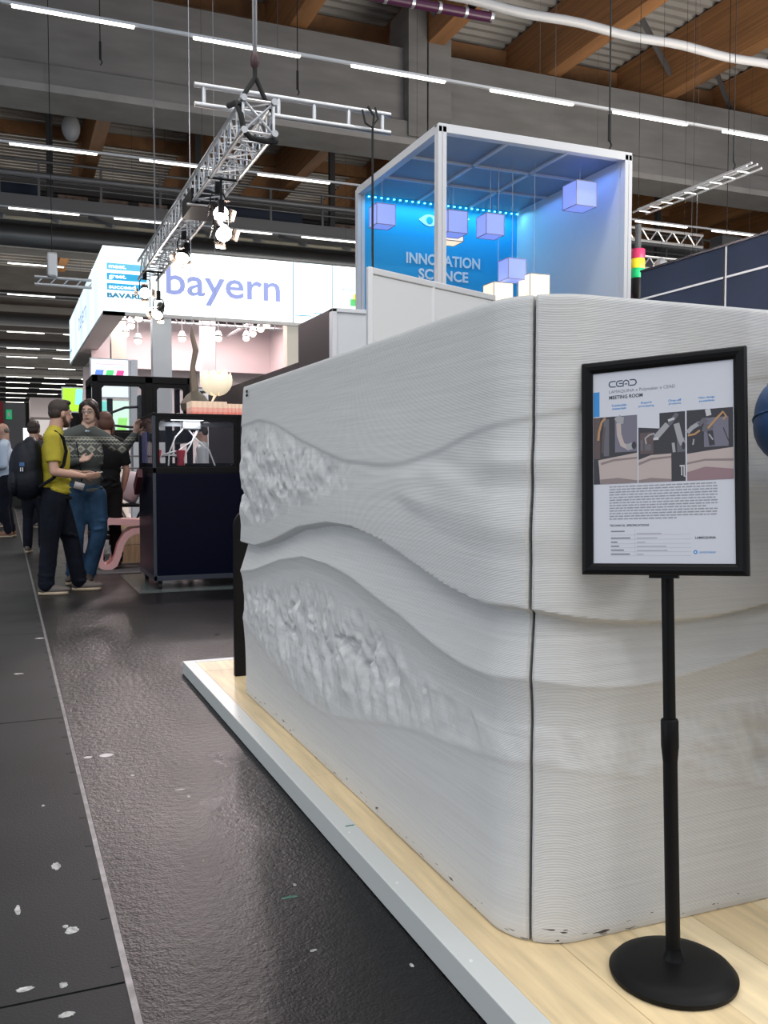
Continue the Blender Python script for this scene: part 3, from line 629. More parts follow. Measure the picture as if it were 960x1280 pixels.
# ladder truss across
e = thing('ladder_truss', (2.7, 9, 4.7), 'flat white ladder-shaped truss crossing behind the end of the square truss', 'truss')
for z0 in (4.81, 4.627): MB().tube((1.74, 9.0, z0), (3.77, 9.0, z0), .026, n=10).build('chord', alu, e, smooth=True)
rg = MB().tube((1.83, 9, 4.627), (1.83, 9, 4.81), .02, n=8).build('rung', alu, e)
for k in range(1, 6): share(rg, (.37 * k, 0, 0), e)
e = thing('power_cable', (3.54, 8.9, 2.2), 'black cable hanging from the ladder truss down past the blue lit box', 'cable')
MB().path([(3.50, 8.95, 4.84), (3.56, 8.93, 4.75), (3.54, 8.92, 4.60), (3.53, 8.9, 3.4), (3.54, 8.9, 2.2)], .013, 6).build('cable_run', rubber, e)
MB().path([(3.44, 8.95, 4.80), (3.46, 8.92, 4.66), (3.52, 8.9, 4.62), (3.6, 8.92, 4.72), (3.58, 8.95, 4.84)], .011, 6).build('loop', rubber, e)
# the thin ladder truss on the right, seen from below
e = thing('ladder_truss', (9, 10.4, 5), 'thin silver ladder truss hanging at the right in front of the concrete beam', 'truss')
for dx, dz in ((-.12, 0), (.12, 0), (-.04, .05), (.05, .04)): MB().tube((8.95 + dx, 9.3, 5.0 + dz), (8.95 + dx, 11.6, 5.0 + dz), .016, n=8).build('chord', alu, e, smooth=True)
rg = MB().tube((8.83, 9.5, 5.0), (9.07, 9.5, 5.0), .009, n=6).build('rung', alu, e)
for k in range(1, 9): share(rg, (0, .25 * k, 0), e)
def cable(x, y, z0, z1, label, r=.010, end=True, m=None):
    e = thing('hanging_cable', (x, y, z0), label, 'cable')
    MB().tube((x, y, z0 + (.3 if end else 0)), (x, y, z1), r, n=6).build('cable_run', m or rubber, e)
    if end:
        MB().tube((x, y, z0 + .1), (x, y, z0 + .42), r * 2.2, n=8).build('cable_end', rubber, e); MB().path([(x, y, z0 + .12), (x + .03, y, z0 + .05), (x, y, z0)], .012, 6).build('hook', rubber, e)
cable(1.76, 18, 8.55, 12.1, 'black cable hanging at the far left in front of the concrete beam')
cable(4.92, 16, 7.75, 12.6, 'black cable hanging right of the truss chains, over the concrete beam')
cable(2.26, 15, 4.9, 12.6, 'long grey cable dropping from the roof left of the square truss', .012, False, steel)
cable(7.01, 9.7, 5.1, 11, 'black cable holding up the blue lit box near its right corner')
cable(8.89, 9.6, 5.05, 12.0, 'black cable holding the thin silver ladder truss', .005)
cable(2.16, 11.5, 2.9, 9, 'thin pale wire carrying the long bent ornament beside the flower lamp', .004, False, alu)
e = thing('small_truss', (1.1, 20, 4.9), 'small silver truss hung from a hoist left of the lit sign', 'truss')
for z0 in (4.85, 5.0): MB().tube((.62, 20, z0), (2.4, 20, z0), .03).build('chord', alud, e)
for k in range(7): MB().tube((.65 + k * .25, 20, 4.85), (.78 + k * .25, 20, 5.0), .014, n=5).build('diagonal', alud, e)
MB().box(.86, 1.06, 19.9, 20.1, 5.0, 5.5).build('hoist_motor', alud, e, bevel=.04); MB().tube((.96, 20, 5.5), (.96, 20, 12), .007).build('chain', black, e)
e = thing('roof_speaker', (1.5, 22, 8.6), 'pale teardrop-shaped loudspeaker hanging under the roof at the far left', 'speaker')
MB().ell((1.5, 22, 8.72), (.2, .16, .3)).build('speaker_shell', mat('speaker_grey', (.3, .3, .31), .5), e, smooth=True); MB().tube((1.5, 22, 9), (1.5, 22, 11.5), .01).build('wire', black, e)
for i, (x, y, z) in enumerate(((9.6, 16, 5.2), (10.6, 17, 5.6))):
    e = thing('box_truss', (x, y, z), ['white lattice truss right of the blue lit box, just under the beam', 'farther white lattice truss seen over the navy wall'][i], 'truss')
    for dz in (0, .25): MB().tube((x, y, z + dz + (.7 if i == 0 else -.0)), (x + 4.4, y, z + dz + (.7 if i == 0 else 0)), .03, n=6).build('chord', alu, e)
    mb = MB()
    for k in range(22): a = x + .2 * k; zz = z + (.7 if i == 0 else 0); mb.tube((a, y, zz if k % 2 else zz + .25), (a + .2, y, zz + .25 if k % 2 else zz), .014, n=5)
    mb.build('lattice', alu, e, kind='stuff')
    for dx in (.3, 4.1): MB().tube((x + dx, y, z + .25), (x + dx, y, 12.6), .003, n=4).build('wire', steel, e)
# ------------------------------------------------------------ blue lit box
bx = thing('lit_box', (5.95, 10.9, 0), 'tall open white-framed box with a blue back wall reading INNOVATION SCIENCE', 'booth')
fw = mat('white_frame', (.62, .63, .66), .4)
x0, x1, yf, yb_, H = 4.664, 7.23, 9.65, 12.23, 5.03
def post_(x, y, name='post'): 
    for dx in (-.028, .028): MB().box(x + dx - .026, x + dx + .026, y - .05, y + .05, 0, H).build(name, fw, bx, bevel=.004)
post_(x0, yf); post_(x1, yf); post_(x0, yb_); 
MB().box(x0 - .05, x1 + .05, yf - .05, yf + .05, H - .07, H + .03).build('top_rail', fw, bx, bevel=.005)
MB().box(x0 - .05, x0 + .05, yf, yb_, H - .07, H + .03).build('top_rail', fw, bx, bevel=.005)
MB().box(x1 - .05, x1 + .05, yf, yb_, H - .07, H + .03).build('top_rail', fw, bx, bevel=.005)
cp = mat('box_ceiling', (.24, .28, .34), .5); gb = mat('grid_bar', (.55, .6, .66), .5)
for i in range(3):
    for j in range(3):
        a = x0 + .05 + i * .83; b = yf + .05 + j * .84; MB().box(a + .02, a + .81, b + .02, b + .82, H - .05, H - .03).build('ceiling_panel', cp, bx)
for k in (1, 2):
    MB().box(x0 + .05 + k * .83 - .022, x0 + .05 + k * .83 + .022, yf, yb_, H - .075, H - .03).build('grid_bar', gb, bx); MB().box(x0, x1, yf + .05 + k * .84 - .022, yf + .05 + k * .84 + .022, H - .075, H - .03).build('grid_bar', gb, bx)
MB().box(x0, x1 - .03, 12.2, 12.26, 0, H - .05).build('back_wall', mat('cyan_wall', (.012, .38, .72), .5), bx)
MB().box(x1 - .06, x1 - .02, yf + .05, 12.2, 0, H - .05).build('side_wall', mat('box_white_wall', (.62, .64, .68), .5), bx)
led = mat('led_strip', (.2, .8, 1), .5, emit=6, ecol=(.12, .75, 1))
for k in range(26): MB().box(x0 + .1 + k * .095, x0 + .125 + k * .095, 12.16, 12.175, H - .10, H - .085).build('led', led, bx)
wl = mat('white_letters', (.85, .87, .88), .5)
lettering('INNOVATION', (0, 12.196, 0), X3, Z3, 5.355, 6.545, 4.075, 4.235, wl, bx, bold=.03)
lettering('SCIENCE', (0, 12.196, 0), X3, Z3, 5.548, 6.35, 3.865, 4.02, wl, bx, bold=.03)
def eye(cx, cz, wd, ht, m1, m2):
    up = [(cx - wd + 2 * wd * t, cz + ht * math.sin(math.pi * t)) for t in np.linspace(0, 1, 14)]; dn = [(cx + wd - 2 * wd * t, cz - ht * math.sin(math.pi * t)) for t in np.linspace(0, 1, 14)][1:-1]
    MB().prism(up + dn, (0, 12.196, 0), X3, Z3, .004).build('eye_mark', m1, bx)
    MB().prism([(cx + ht * .62 * math.cos(a), cz + ht * .62 * math.sin(a)) for a in np.linspace(0, 6.28, 18)[:-1]], (0, 12.190, 0), X3, Z3, .003).build('eye_mark', m2, bx)
eye(5.72, 4.71, .17, .085, wl, MC['cyan_wall']); eye(6.17, 4.79, .2, .07, wl, MC['cyan_wall'])
area('box_led_light', ((x0 + x1) / 2, 12.0, H - .12), 2.3, 17, col=(.15, .62, 1), sy=.1)
area('box_led_light_side', (x1 - .25, 10.6, H - .12), .15, 5, col=(.12, .3, 1), sy=1.8)
lb = mat('lantern_blue', (.25, .3, .8), .5, emit=.72, ecol=(.26, .36, 1)); lwm = mat('lantern_warm', (1, .85, .6), .5, emit=.9, ecol=(1, .84, .58)); lf = mat('lantern_edge', (.35, .33, .38), .5)
for (x, y, z, s, m, lab) in ((4.62, 11.3, 4.43, .26, lb, 'blue cube lantern, leftmost in the lit box'), (5.30, 10.6, 4.23, .27, lb, 'blue cube lantern just right of the middle post of the lit box'), (5.42, 10.95, 4.22, .27, lwm, 'warm cube lantern half hidden behind a blue one near the middle post'),
                        (5.66, 10.28, 4.16, .25, lb, 'blue cube lantern above the word INNOVATION'), (6.75, 9.95, 4.56, .30, lb, 'blue cube lantern high up at the right of the lit box'), (5.9, 10.15, 3.61, .25, lb, 'blue cube lantern below the middle, by the word SCIENCE'),
                        (5.73, 10.2, 3.30, .27, lwm, 'warm cube lantern lowest on the left, just over the booth top'), (6.15, 10.04, 3.40, .28, lwm, 'warm cube lantern lowest on the right, over the booth corner')):
    e = thing('cube_lantern', (x, y, z), lab, 'lantern', 'cube lanterns in the lit box'); h = s / 2
    MB().box(x - h, x + h, y - h, y + h, z - h, z + h).build('lantern_shade', m, e)
    mb = MB()
    for a in (-h, h):
        for b in (-h, h): mb.bar((x + a, y + b, z - h), (x + a, y + b, z + h), .009).bar((x + a, y - h, z + b), (x + a, y + h, z + b), .009).bar((x - h, y + a, z + b), (x + h, y + a, z + b), .009)
    mb.build('lantern_frame', lf, e)
    MB().tube((x, y, z + h), (x, y, H - .06), .003, n=5).build('cord', alud, e)
# ------------------------------------------------------------ navy wall with white joints, right
e = thing('navy_wall', (6.05, 6, 0), 'dark navy partition wall with thin white joints at the right edge', 'wall')
nv = mat('navy_board', (.020, .034, .068), .65, var=.08, scale=3, spec=.2)
for (a, b) in ((3.6, 5.06), (5.08, 6.54), (6.575, 7.75)):
    for (c, d) in ((0, 1.41), (1.43, 2.845), (2.865, 3.13)): MB().box(6.0, 6.08, a, b, c, d).build('wall_board', nv, e)
for z0 in (1.42, 2.855): MB().box(5.992, 6.07, 3.6, 7.75, z0 - .009, z0 + .009).build('white_joint', white, e)
for y0 in (5.07, 6.548): MB().box(5.994, 6.07, y0 - .009, y0 + .009, 0, 3.13).build('white_joint', white, e)
MB().box(5.992, 6.0, 6.556, 6.575, 0, 3.1).build('black_joint', black, e); MB().box(5.99, 6.09, 3.6, 7.75, 3.13, 3.15).build('top_cap', navy, e)
e = thing('signal_light', (9.23, 12, 3.9), 'hanging signal column with red, yellow and green lenses beside the navy wall', 'signal')
MB().tube((9.23, 12, 4.55), (9.23, 12, 4.95), .05).build('stem', darksteel, e); MB().tube((9.23, 12, 4.9), (9.23, 12, 12.6), .004, n=4).build('wire', black, e)
for z0, m in ((4.42, mat('sig_red', (.5, .02, .10), .4)), (4.27, mat('sig_yellow', (.8, .65, .02), .4)), (4.12, mat('sig_green', (.0, .45, .15), .4))): MB().lathe([(.10, 0), (.11, .02), (.11, .13), (.10, .15)], (9.23, 12, z0), 16).build('signal_lens', m, e, smooth=True)
MB().lathe([(.03, -.25), (.1, -.1), (.1, .12)], (9.23, 12, 4.0), 16).build('signal_foot', black, e, smooth=True)
e = thing('round_lamp', (8.95, 12.4, 0), 'dark pink rounded lamp just above the booth edge right of the lit box', 'lamp')
MB().lathe([(.15, 0), (.22, .05), (.24, .25), (.2, .36), (.05, .42)], (8.95, 12.4, 3.5), 20).build('lamp_shade', mat('magenta_shade', (.35, .02, .09), .5), e, smooth=True); MB().tube((8.95, 12.4, 0), (8.95, 12.4, 3.52), .03).build('pole', black, e)
for i, (x, y, z) in enumerate(((9.6, 11.9, 4.25), (9.95, 11.6, 4.25), (10.3, 12.2, 4.3))):
    e = thing('flood_lamp', (x, y, z), '%s glowing flood lamp of three over the far end of the navy wall' % ['left', 'middle', 'right'][i], 'lamp', 'flood lamps over the navy wall')
    MB().lathe([(.05, 0), (.13, .03), (.14, .06)], (x, y, z), 16).build('lamp_glass', mat('flood_glow', (1, 1, .95), .5, emit=4, ecol=(1, .98, .88)), e); MB().lathe([(.14, .06), (.10, .13), (.03, .2)], (x, y, z), 16).build('lamp_shade', alud, e); MB().tube((x, y, z + .2), (x, y, 12.6), .003, n=4).build('rod', black, e)
e = thing('rigged_speaker', (10.9, 11.9, 4.4), 'black box hanging over the far end of the navy wall', 'speaker')
MB().box(10.72, 11.15, 11.8, 12.1, 4.5, 4.9).build('speaker_box', black, e, bevel=.03); MB().tube((10.95, 11.95, 4.9), (10.95, 11.95, 12.6), .006).build('rod', black, e)
# ------------------------------------------------------------ white panels and dark wall behind the booth
wp = mat('white_board', (.66, .68, .70), .5); wpe = mat('board_edge', (.66, .67, .69), .4, .2)
e = thing('angled_partition', (2.9, 6.1, 0), 'two white partition boards set at an angle in front of the blue lit box', 'partition')
pa, pj, pb = Vector((2.294, 5.837, 0)), Vector((2.882, 6.105, 0)), Vector((3.55, 6.405, 0))
for a, b in ((pa, pj), (pj, pb)):
    d = (b - a).normalized(); MB().bar(a + d * .018 + Z3 * 1.23, b - d * .018 + Z3 * 1.23, .03, 2.44).build('board', wp, e); MB().bar(a + Z3 * 2.475, b + Z3 * 2.475, .05, .045).build('top_trim', wpe, e, bevel=.006)
for p in (pa, pj, pb): MB().bar(p, p + Z3 * 2.5, .04, .04).build('post', wpe, e, bevel=.006)
e = thing('white_partition', (3, 7.45, 0), 'straight white partition board between the dark wall and the angled boards', 'partition')
MB().box(2.60, 3.6, 7.45, 7.49, 0, 2.47).build('board', wp, e); MB().box(2.58, 3.6, 7.43, 7.51, 2.47, 2.505).build('top_trim', wpe, e, bevel=.004); MB().box(2.58, 2.625, 7.43, 7.51, 0, 2.5).build('post', wpe, e, bevel=.004)
e = thing('dark_wall', (2.62, 9, 0), 'dark brown partition wall stepping down behind the booth and the black machine', 'wall')
dk = mat('dark_brown_board', (.020, .015, .018), .7, spec=.2)
MB().box(2.585, 2.66, 7.52, 8.42, 0, 2.50).build('wall_board', dk, e, bevel=.003)
for a, b in ((8.425, 10.5), (10.505, 12.6)): MB().box(2.585, 2.66, a, b, 0, 2.15).build('wall_board', dk, e, bevel=.003)
# ------------------------------------------------------------ lit sign box of the far stand
sg = thing('lit_sign', (4, 17.7, 4), 'large glowing white and pale blue overhead sign reading bayern', 'sign')
sw = mat('sign_glow_white', (.9, .97, 1), .5, emit=1.05, ecol=(.93, .99, 1)); sb = mat('sign_glow_blue', (.7, .9, 1), .5, emit=.95, ecol=(.72, .92, 1)); sb2 = mat('sign_glow_pale', (.8, .95, 1), .5, emit=1, ecol=(.83, .97, 1))
zt, zb = 5.20, 4.02
for a, b, m in ((1.72, 2.55, sb2), (2.56, 5.315, sw), (5.325, 6.13, sb2), (6.14, 7.4, sw)): MB().box(a, b, 17.66, 17.72, zb, zt).build('front_panel', m, sg)
yy = 17.72
for k in range(10):
    b = yy + .93; MB().box(1.72, 1.78, yy + .008, b - .008, zb, zt).build('side_panel', sb if k % 2 else sb2, sg); yy = b
MB().box(1.715, 7.4, 17.655, 17.75, zb - .06, zb).build('lower_frame', mat('frame_beige', (.6, .58, .56), .5), sg); MB().box(1.715, 2.1, 17.655, 27.02, zb - .06, zb).build('lower_frame', mat('frame_beige', (.6, .58, .56), .5), sg)
jb = mat('sign_joint', (.25, .45, .6), .5); 
for x in (2.555, 5.32, 6.135): MB().box(x - .008, x + .008, 17.65, 17.66, zb, zt).build('joint', jb, sg)
lbl = mat('sign_lavender', (.36, .42, .80), .5, emit=.25, ecol=(.36, .42, .85)); cyb = mat('sign_cyan', (.03, .48, .83), .5, emit=.25, ecol=(.03, .5, .9)); cy2 = mat('sign_cyan_pale', (.15, .6, .85), .5, emit=.3, ecol=(.2, .65, .95)); bvb = mat('sign_blue_text', (.05, .33, .55), .5, emit=.1, ecol=(.05, .35, .6)); wls = mat('sign_white_text', (.9, .95, 1), .5, emit=.8, ecol=(1, 1, 1))
SO = (0, 17.66, 0)
lettering('bayern', SO, X3, Z3, 2.85, 5.055, 4.235, 4.93, lbl, sg, bold=.012)
MB().box(1.785, 2.50, 17.652, 17.659, 4.775, 4.895).build('blue_band', cy2, sg); MB().box(1.785, 2.50, 17.652, 17.659, 4.588, 4.712).build('blue_band', cyb, sg); MB().box(1.785, 2.505, 17.652, 17.659, 4.41, 4.53).build('blue_band', cyb, sg)
lettering('meet.', SO, X3, Z3, 1.82, 2.13, 4.80, 4.868, wls, sg, t=.012, bold=.03); lettering('greet.', SO, X3, Z3, 1.82, 2.13, 4.597, 4.69, wls, sg, t=.012, bold=.03); lettering('succeed.', SO, X3, Z3, 1.815, 2.33, 4.43, 4.51, wls, sg, t=.012, bold=.03)
lettering('BAVARIA', SO, X3, Z3, 1.786, 2.5, 4.268, 4.358, bvb, sg, bold=.05)
lettering('bayern', (1.72, 0, 0), -Y3, Z3, -23.6, -21.4, 4.30, 4.90, lbl, sg)
lettering('BAVARIA', (1.72, 0, 0), -Y3, Z3, -26.9, -26.2, 4.27, 4.37, bvb, sg, bold=.05)
for a, b, c, d, m in ((6.52, 6.7, 4.42, 4.56, (.1, .6, .2)), (6.58, 6.76, 4.50, 4.66, (.9, .8, .1)), (6.66, 6.82, 4.40, 4.47, (.8, .1, .3))): MB().box(a, b, 17.650, 17.659, c, d).build('logo_patch', mat('patch%d' % int(a * 100), m, .5, emit=.4, ecol=m), sg)
MB().box(5.36, 5.7, 17.652, 17.659, 4.16, 4.175).build('small_print', bvb, sg); MB().box(5.75, 6.05, 17.652, 17.659, 4.22, 4.235).build('small_print', bvb, sg); MB().box(6.35, 6.6, 17.652, 17.659, 4.74, 4.752).build('small_print', bvb, sg)
# white rooms under the sign
rm = thing('stand_building', (4, 20, 0), 'white exhibition stand with columns and pinkish walls under the glowing sign', 'stand')
cw = mat('stand_white', (.60, .60, .62), .6); pk = mat('stand_pink_white', (.60, .50, .51), .6)
MB().box(2.78, 3.15, 18.9, 19.2, 0, 4.3).build('column', cw, rm); MB().box(4.08, 4.38, 20.5, 20.8, 0, 4.7).build('column', cw, rm); MB().box(5.56, 5.84, 18.9, 19.2, 2.6, 4.35).build('column', mat('cream_col', (.68, .62, .54), .5), rm)
MB().box(2.2, 2.52, 21, 21.3, 0, 4.6).build('column', MC['cream_col'], rm)
MB().box(1.95, 7.6, 23, 23.1, 3.55, 4.75).build('upper_wall', pk, rm); MB().box(1.8, 7.6, 23.6, 23.7, 0, 3.6).build('lower_wall', mat('stand_back', (.45, .42, .43), .6), rm)
MB().box(1.78, 7.4, 17.8, 26.9, 5.10, 5.16).build('stand_roof', mat('stand_roof', (.10, .10, .10), .7), rm)
MB().box(6.3, 6.4, 18.6, 23, 3.4, 4.8).build('side_wall', pk, rm)
MB().box(1.9, 7.6, 17.9, 27, .0005, .03).build('stand_bounce_floor', mat('bounce_pale_floor', (.6, .58, .58), .5), rm)  # pale floor added to bounce light up under the sign
area('stand_light', (4, 20.8, 4.5), 3.5, 330, col=(1, .82, .80), sy=3)
e = thing('stand_truss', (3, 20, 4.4), 'dark truss framework hanging under the glowing sign with round spot lamps', 'truss')
for y0 in (19.6, 20.3):
    for z0 in (4.28, 4.55): MB().tube((1.9, y0, z0), (6.2, y0, z0), .03, n=6).build('chord', alud, e)
mb = MB()
for k in range(24): a = 1.9 + k * .18; mb.tube((a, 19.6, 4.28 if k % 2 else 4.55), (a + .18, 19.6, 4.55 if k % 2 else 4.28), .014, n=5).tube((a, 19.6, 4.28), (a + .18, 20.3, 4.28), .014, n=5)
mb.build('lattice', alud, e, kind='stuff')
for x in (2.55, 5.1): MB().tube((x, 18.2, 4.36), (x, 22.6, 4.36), .04, n=6).build('rail', alud, e)
bulb = mat('bulb_glow', (1, .95, .82), .5, emit=5, ecol=(1, .93, .75))
for i, (x, y, z) in enumerate(((2.55, 18.5, 4.18), (2.55, 19.2, 4.16), (2.5, 20.0, 4.12), (2.48, 20.8, 4.06), (2.42, 21.6, 4.02), (2.62, 19.9, 3.8), (3.52, 19.8, 3.88), (4.25, 19.6, 3.9), (5.1, 20.6, 4.08), (5.1, 20.0, 4.1), (5.12, 19.4, 4.12), (5.12, 18.9, 4.14), (5.25, 18.4, 4.17))):
    e = thing('spot_lamp', (x, y, z), ['nearest round lamp of the left slanting row under the lit sign', 'second nearest round lamp of the left slanting row under the sign', 'middle round lamp of the left slanting row under the sign', 'second farthest round lamp of the left slanting row under the sign', 'farthest round lamp of the left slanting row under the sign', 'round lamp hanging lower than the left slanting row', 'left round lamp of the two between the white columns', 'right round lamp of the two between the white columns', 'farthest round lamp of the right slanting row under the sign', 'second farthest round lamp of the right slanting row under the sign', 'middle round lamp of the right slanting row under the sign', 'second nearest round lamp of the right slanting row under the sign', 'nearest round lamp of the right slanting row under the sign'][i], 'lamp', ['left row of spot lamps', 'single spot lamps under the sign', 'right row of spot lamps'][0 if i < 5 else 1 if i < 8 else 2])
    MB().ell((x, y, z), (.075, .075, .07), 12, 8).build('bulb', bulb, e, smooth=True); MB().lathe([(.07, .03), (.085, .06), (.04, .16)], (x, y, z), 12).build('lamp_cap', alu, e); MB().tube((x, y, z + .14), (x, y, 4.4), .01, n=5).build('stem', alud, e)
# flower lamp, long ornament, red-white fabric boxes
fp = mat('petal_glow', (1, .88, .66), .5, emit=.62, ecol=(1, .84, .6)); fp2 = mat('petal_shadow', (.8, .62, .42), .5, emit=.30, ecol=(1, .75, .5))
e = thing('flower_lamp', (2.46, 11.5, 2.05), 'glowing cream rose-shaped lamp of curled petals above the black machine', 'lamp')
rnd = random.Random(4)
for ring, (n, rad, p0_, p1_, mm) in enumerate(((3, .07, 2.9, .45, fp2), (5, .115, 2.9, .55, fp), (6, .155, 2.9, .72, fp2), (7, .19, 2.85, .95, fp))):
    for k in range(n):
        a = 2 * math.pi * k / n + ring * .55; nu, nv2 = 10, 8; vs = []
        for i in range(nu + 1):
            for j in range(nv2 + 1):
                uu = i / nu * 2 - 1; vv = j / nv2; ph = p0_ + (p1_ + .22 * uu * uu + .10 * math.sin(k * 3) - p0_) * vv
                rr_ = rad * (1 + .10 * vv * math.cos(2.2 * uu)) ; aa = a + uu * (3.9 / n) * (.45 + .55 * math.sin(vv * 2.6)); r = rr_ * math.sin(ph)
                vs.append((2.46 + r * math.cos(aa), 11.5 + r * math.sin(aa), 2.235 + rr_ * math.cos(ph)))
        fs = [(i * (nv2 + 1) + j, (i + 1) * (nv2 + 1) + j, (i + 1) * (nv2 + 1) + j + 1, i * (nv2 + 1) + j + 1) for i in range(nu) for j in range(nv2)]
        P = MB(); P.add(vs, fs); o = P.build('petal', mm, e, smooth=True); sd = o.modifiers.new('s', 'SOLIDIFY'); sd.thickness = .006
MB().path([(2.46, 11.5, 2.08), (2.42, 11.5, 2.0), (2.38, 11.5, 1.93)], [.02, .012, .006], 8).build('stem', fp, e, smooth=True)
MB().tube((2.46, 11.5, 2.2), (2.46, 11.5, 12.9), .002, n=4).build('cord', alud, e)
e.location = (2.33, 10.9, 2.003); e.scale = (.95, .95, .95)
e = thing('bent_ornament', (2.16, 11.5, 2.0), 'long twisted metallic blade ornament hanging beside the flower lamp', 'ornament')
MB().path([(2.165, 11.5, 2.90), (2.17, 11.5, 2.78), (2.21, 11.5, 2.60), (2.17, 11.5, 2.40), (2.18, 11.5, 2.2), (2.2, 11.5, 1.95)], [.008, .03, .035, .03, .05, .06], 8).build('blade', mat('bronze', (.25, .19, .14), .3, .8), e, smooth=True)
MB().lathe([(.05, 0), (.17, .04), (.19, .12), (.12, .22), (.05, .28)], (2.2, 11.5, 1.82), 16).build('foot', mat('olive_brown', (.13, .11, .08), .5), e, smooth=True)
for (a, b, z1) in ((1.80, 2.17, 1.845), (2.175, 2.45, 1.825)):
    nm = 'left' if a < 2 else 'right'; e = thing('striped_box', (a, 9.9, 1.60), '%s one of two pleated boxes fading from red to cream on the black machine' % nm, 'box')
    pl = MB(); n = 14; base = []
    for k in range(n + 1): base.append((a + (b - a) * k / n, 9.62 + (.02 if k % 2 else 0)))
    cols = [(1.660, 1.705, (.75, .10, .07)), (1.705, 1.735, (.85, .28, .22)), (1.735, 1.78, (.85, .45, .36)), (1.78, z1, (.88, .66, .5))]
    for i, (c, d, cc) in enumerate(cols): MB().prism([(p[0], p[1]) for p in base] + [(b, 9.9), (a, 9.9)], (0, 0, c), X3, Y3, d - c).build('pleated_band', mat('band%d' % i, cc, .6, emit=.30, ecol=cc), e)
# ------------------------------------------------------------ black printing machine in front
mc = thing('printing_machine', (1.28, 8.8, 0), 'tall glossy navy-black cabinet machine with glass upper windows, on castors', 'machine')
MX0, MX1, MY0, MY1 = 1.281, 2.50, 8.80, 9.78
pn = mat('glossy_navy', (.001, .002, .012), .3, spec=.12); seam = mat('machine_edge', (.035, .042, .06), .3)
MB().box(MX0 + .02, MX1 - .02, MY0 + .02, MY1 - .02, .10, 1.12).build('cabinet_core', navy, mc)
MB().box(MX0 + .035, MX1 - .035, MY0, MY0 + .02, .13, 1.10).build('front_door', pn, mc, bevel=.004)
MB().box(MX0, MX0 + .02, MY0 + .035, MY1 - .035, .13, 1.10).build('side_panel', pn, mc, bevel=.004)
for x in (MX0, MX1 - .03):
    for y in (MY0, MY1 - .03): MB().box(x, x + .03, y, y + .03, .08, 1.655).build('corner_post', seam, mc, bevel=.004)
MB().box(MX0, MX1, MY0, MY1, 1.10, 1.155).build('waist_rail', black, mc, bevel=.004)
MB().box(MX0, MX1, MY0, MY1, 1.635, 1.665).build('top_panel', black, mc, bevel=.004)
MB().box(MX0, MX1, MY0, MY1, .085, .135).build('bottom_rail', seam, mc, bevel=.004)
def window(x0_, x1_, z0_, z1_, y, fwid, par, glass, ch=.03):
    mb = MB(); t = .018                                   # frame with a chamfered opening
    o_ = [(x0_, z0_), (x1_, z0_), (x1_, z1_), (x0_, z1_)]; i0, i1, j0, j1 = x0_ + fwid, x1_ - fwid, z0_ + fwid * .6, z1_ - fwid
    for (a, b, c, d) in ((x0_, x1_, z0_, j0), (x0_, x1_, j1, z1_), (x0_, i0, j0, j1), (i1, x1_, j0, j1)): mb.box(a, b, y, y + t, c, d)
    for (cx, cz, sx, sz) in ((i0, j0, 1, 1), (i1, j0, -1, 1), (i1, j1, -1, -1), (i0, j1, 1, -1)): mb.prism([(cx, cz), (cx + sx * ch, cz), (cx, cz + sz * ch)], (0, y + t, 0), X3, Z3, t)
    f = mb.build('window_frame', black, par); MB().box(i0, i1, y + .006, y + .009, j0, j1).build('glass_pane', glass, f); return f
glass = mat('smoky_glass', (.05, .06, .09), .05, alpha=.13); gl2 = mat('dark_glass', (.02, .022, .035), .05, alpha=.6)
window(MX0 + .03, 2.08, 1.155, 1.635, MY0 + .002, .03, mc, glass); window(2.085, MX1 - .03, 1.155, 1.635, MY0 + .002, .03, mc, gl2)
MB().box(MX0 + .004, MX0 + .008, MY0 + .03, MY1 - .03, 1.155, 1.635).build('glass_pane', gl2, mc)
MB().box(MX0 + .03, 1.32 + .03, MY1 - .03, MY1 - .01, 1.155, 1.635).build('back_frame', black, mc); MB().box(1.55, 1.62, MY1 - .03, MY1 - .01, 1.155, 1.635).build('back_frame', black, mc)
MB().box(MX0 + .03, MX1, MY1 - .03, MY1 - .01, 1.155, 1.20).build('back_frame', black, mc)
MB().box(MX0 + .03, MX1 - .03, MY0 + .4, MY0 + .44, 1.56, 1.60).build('gantry', alud, mc); MB().box(1.62, 1.80, MY0 + .32, MY0 + .42, 1.53, 1.63).build('print_head', mat('head_grey', (.5, .5, .52), .3, .6), mc, bevel=.01)
MB().box(1.5, 1.8, MY0 + .2, MY0 + .3, 1.612, 1.63).build('work_light', mat('work_light_glow', (.9, .95, 1), .5, emit=3, ecol=(.9, .95, 1)), mc)
area('machine_work_light', (1.65, MY0 + .25, 1.60), .3, 1.6, col=(.92, .96, 1), sy=.1)
hs = mat('white_hose_m', (.85, .84, .84), .4); rd = mat('red_part', (.5, .03, .06), .45)
hy = MY0 + .35
for P in ([(1.64, hy, 1.55), (1.55, hy, 1.45), (1.49, hy, 1.30), (1.48, hy, 1.16)], [(1.78, hy, 1.53), (1.72, hy, 1.42), (1.58, hy, 1.32), (1.42, hy, 1.28), (1.36, hy, 1.20)], [(1.66, hy, 1.55), (1.75, hy, 1.44), (1.88, hy, 1.33), (1.94, hy, 1.17)], [(1.76, hy, 1.52), (1.70, hy, 1.38), (1.64, hy, 1.28), (1.63, hy, 1.16)]): MB().path(P, .0075, 8).build('hose', hs, mc, smooth=True)
for x in (1.37, 1.60): MB().lathe([(.035, 0), (.04, .01), (.03, .08), (.045, .15), (.045, .17)], (x, hy, 1.156), 14).build('red_spool', rd, mc, smooth=True)
MB().box(1.44, 1.56, hy, hy + .02, 1.27, 1.285).build('cross_bar', hs, mc)
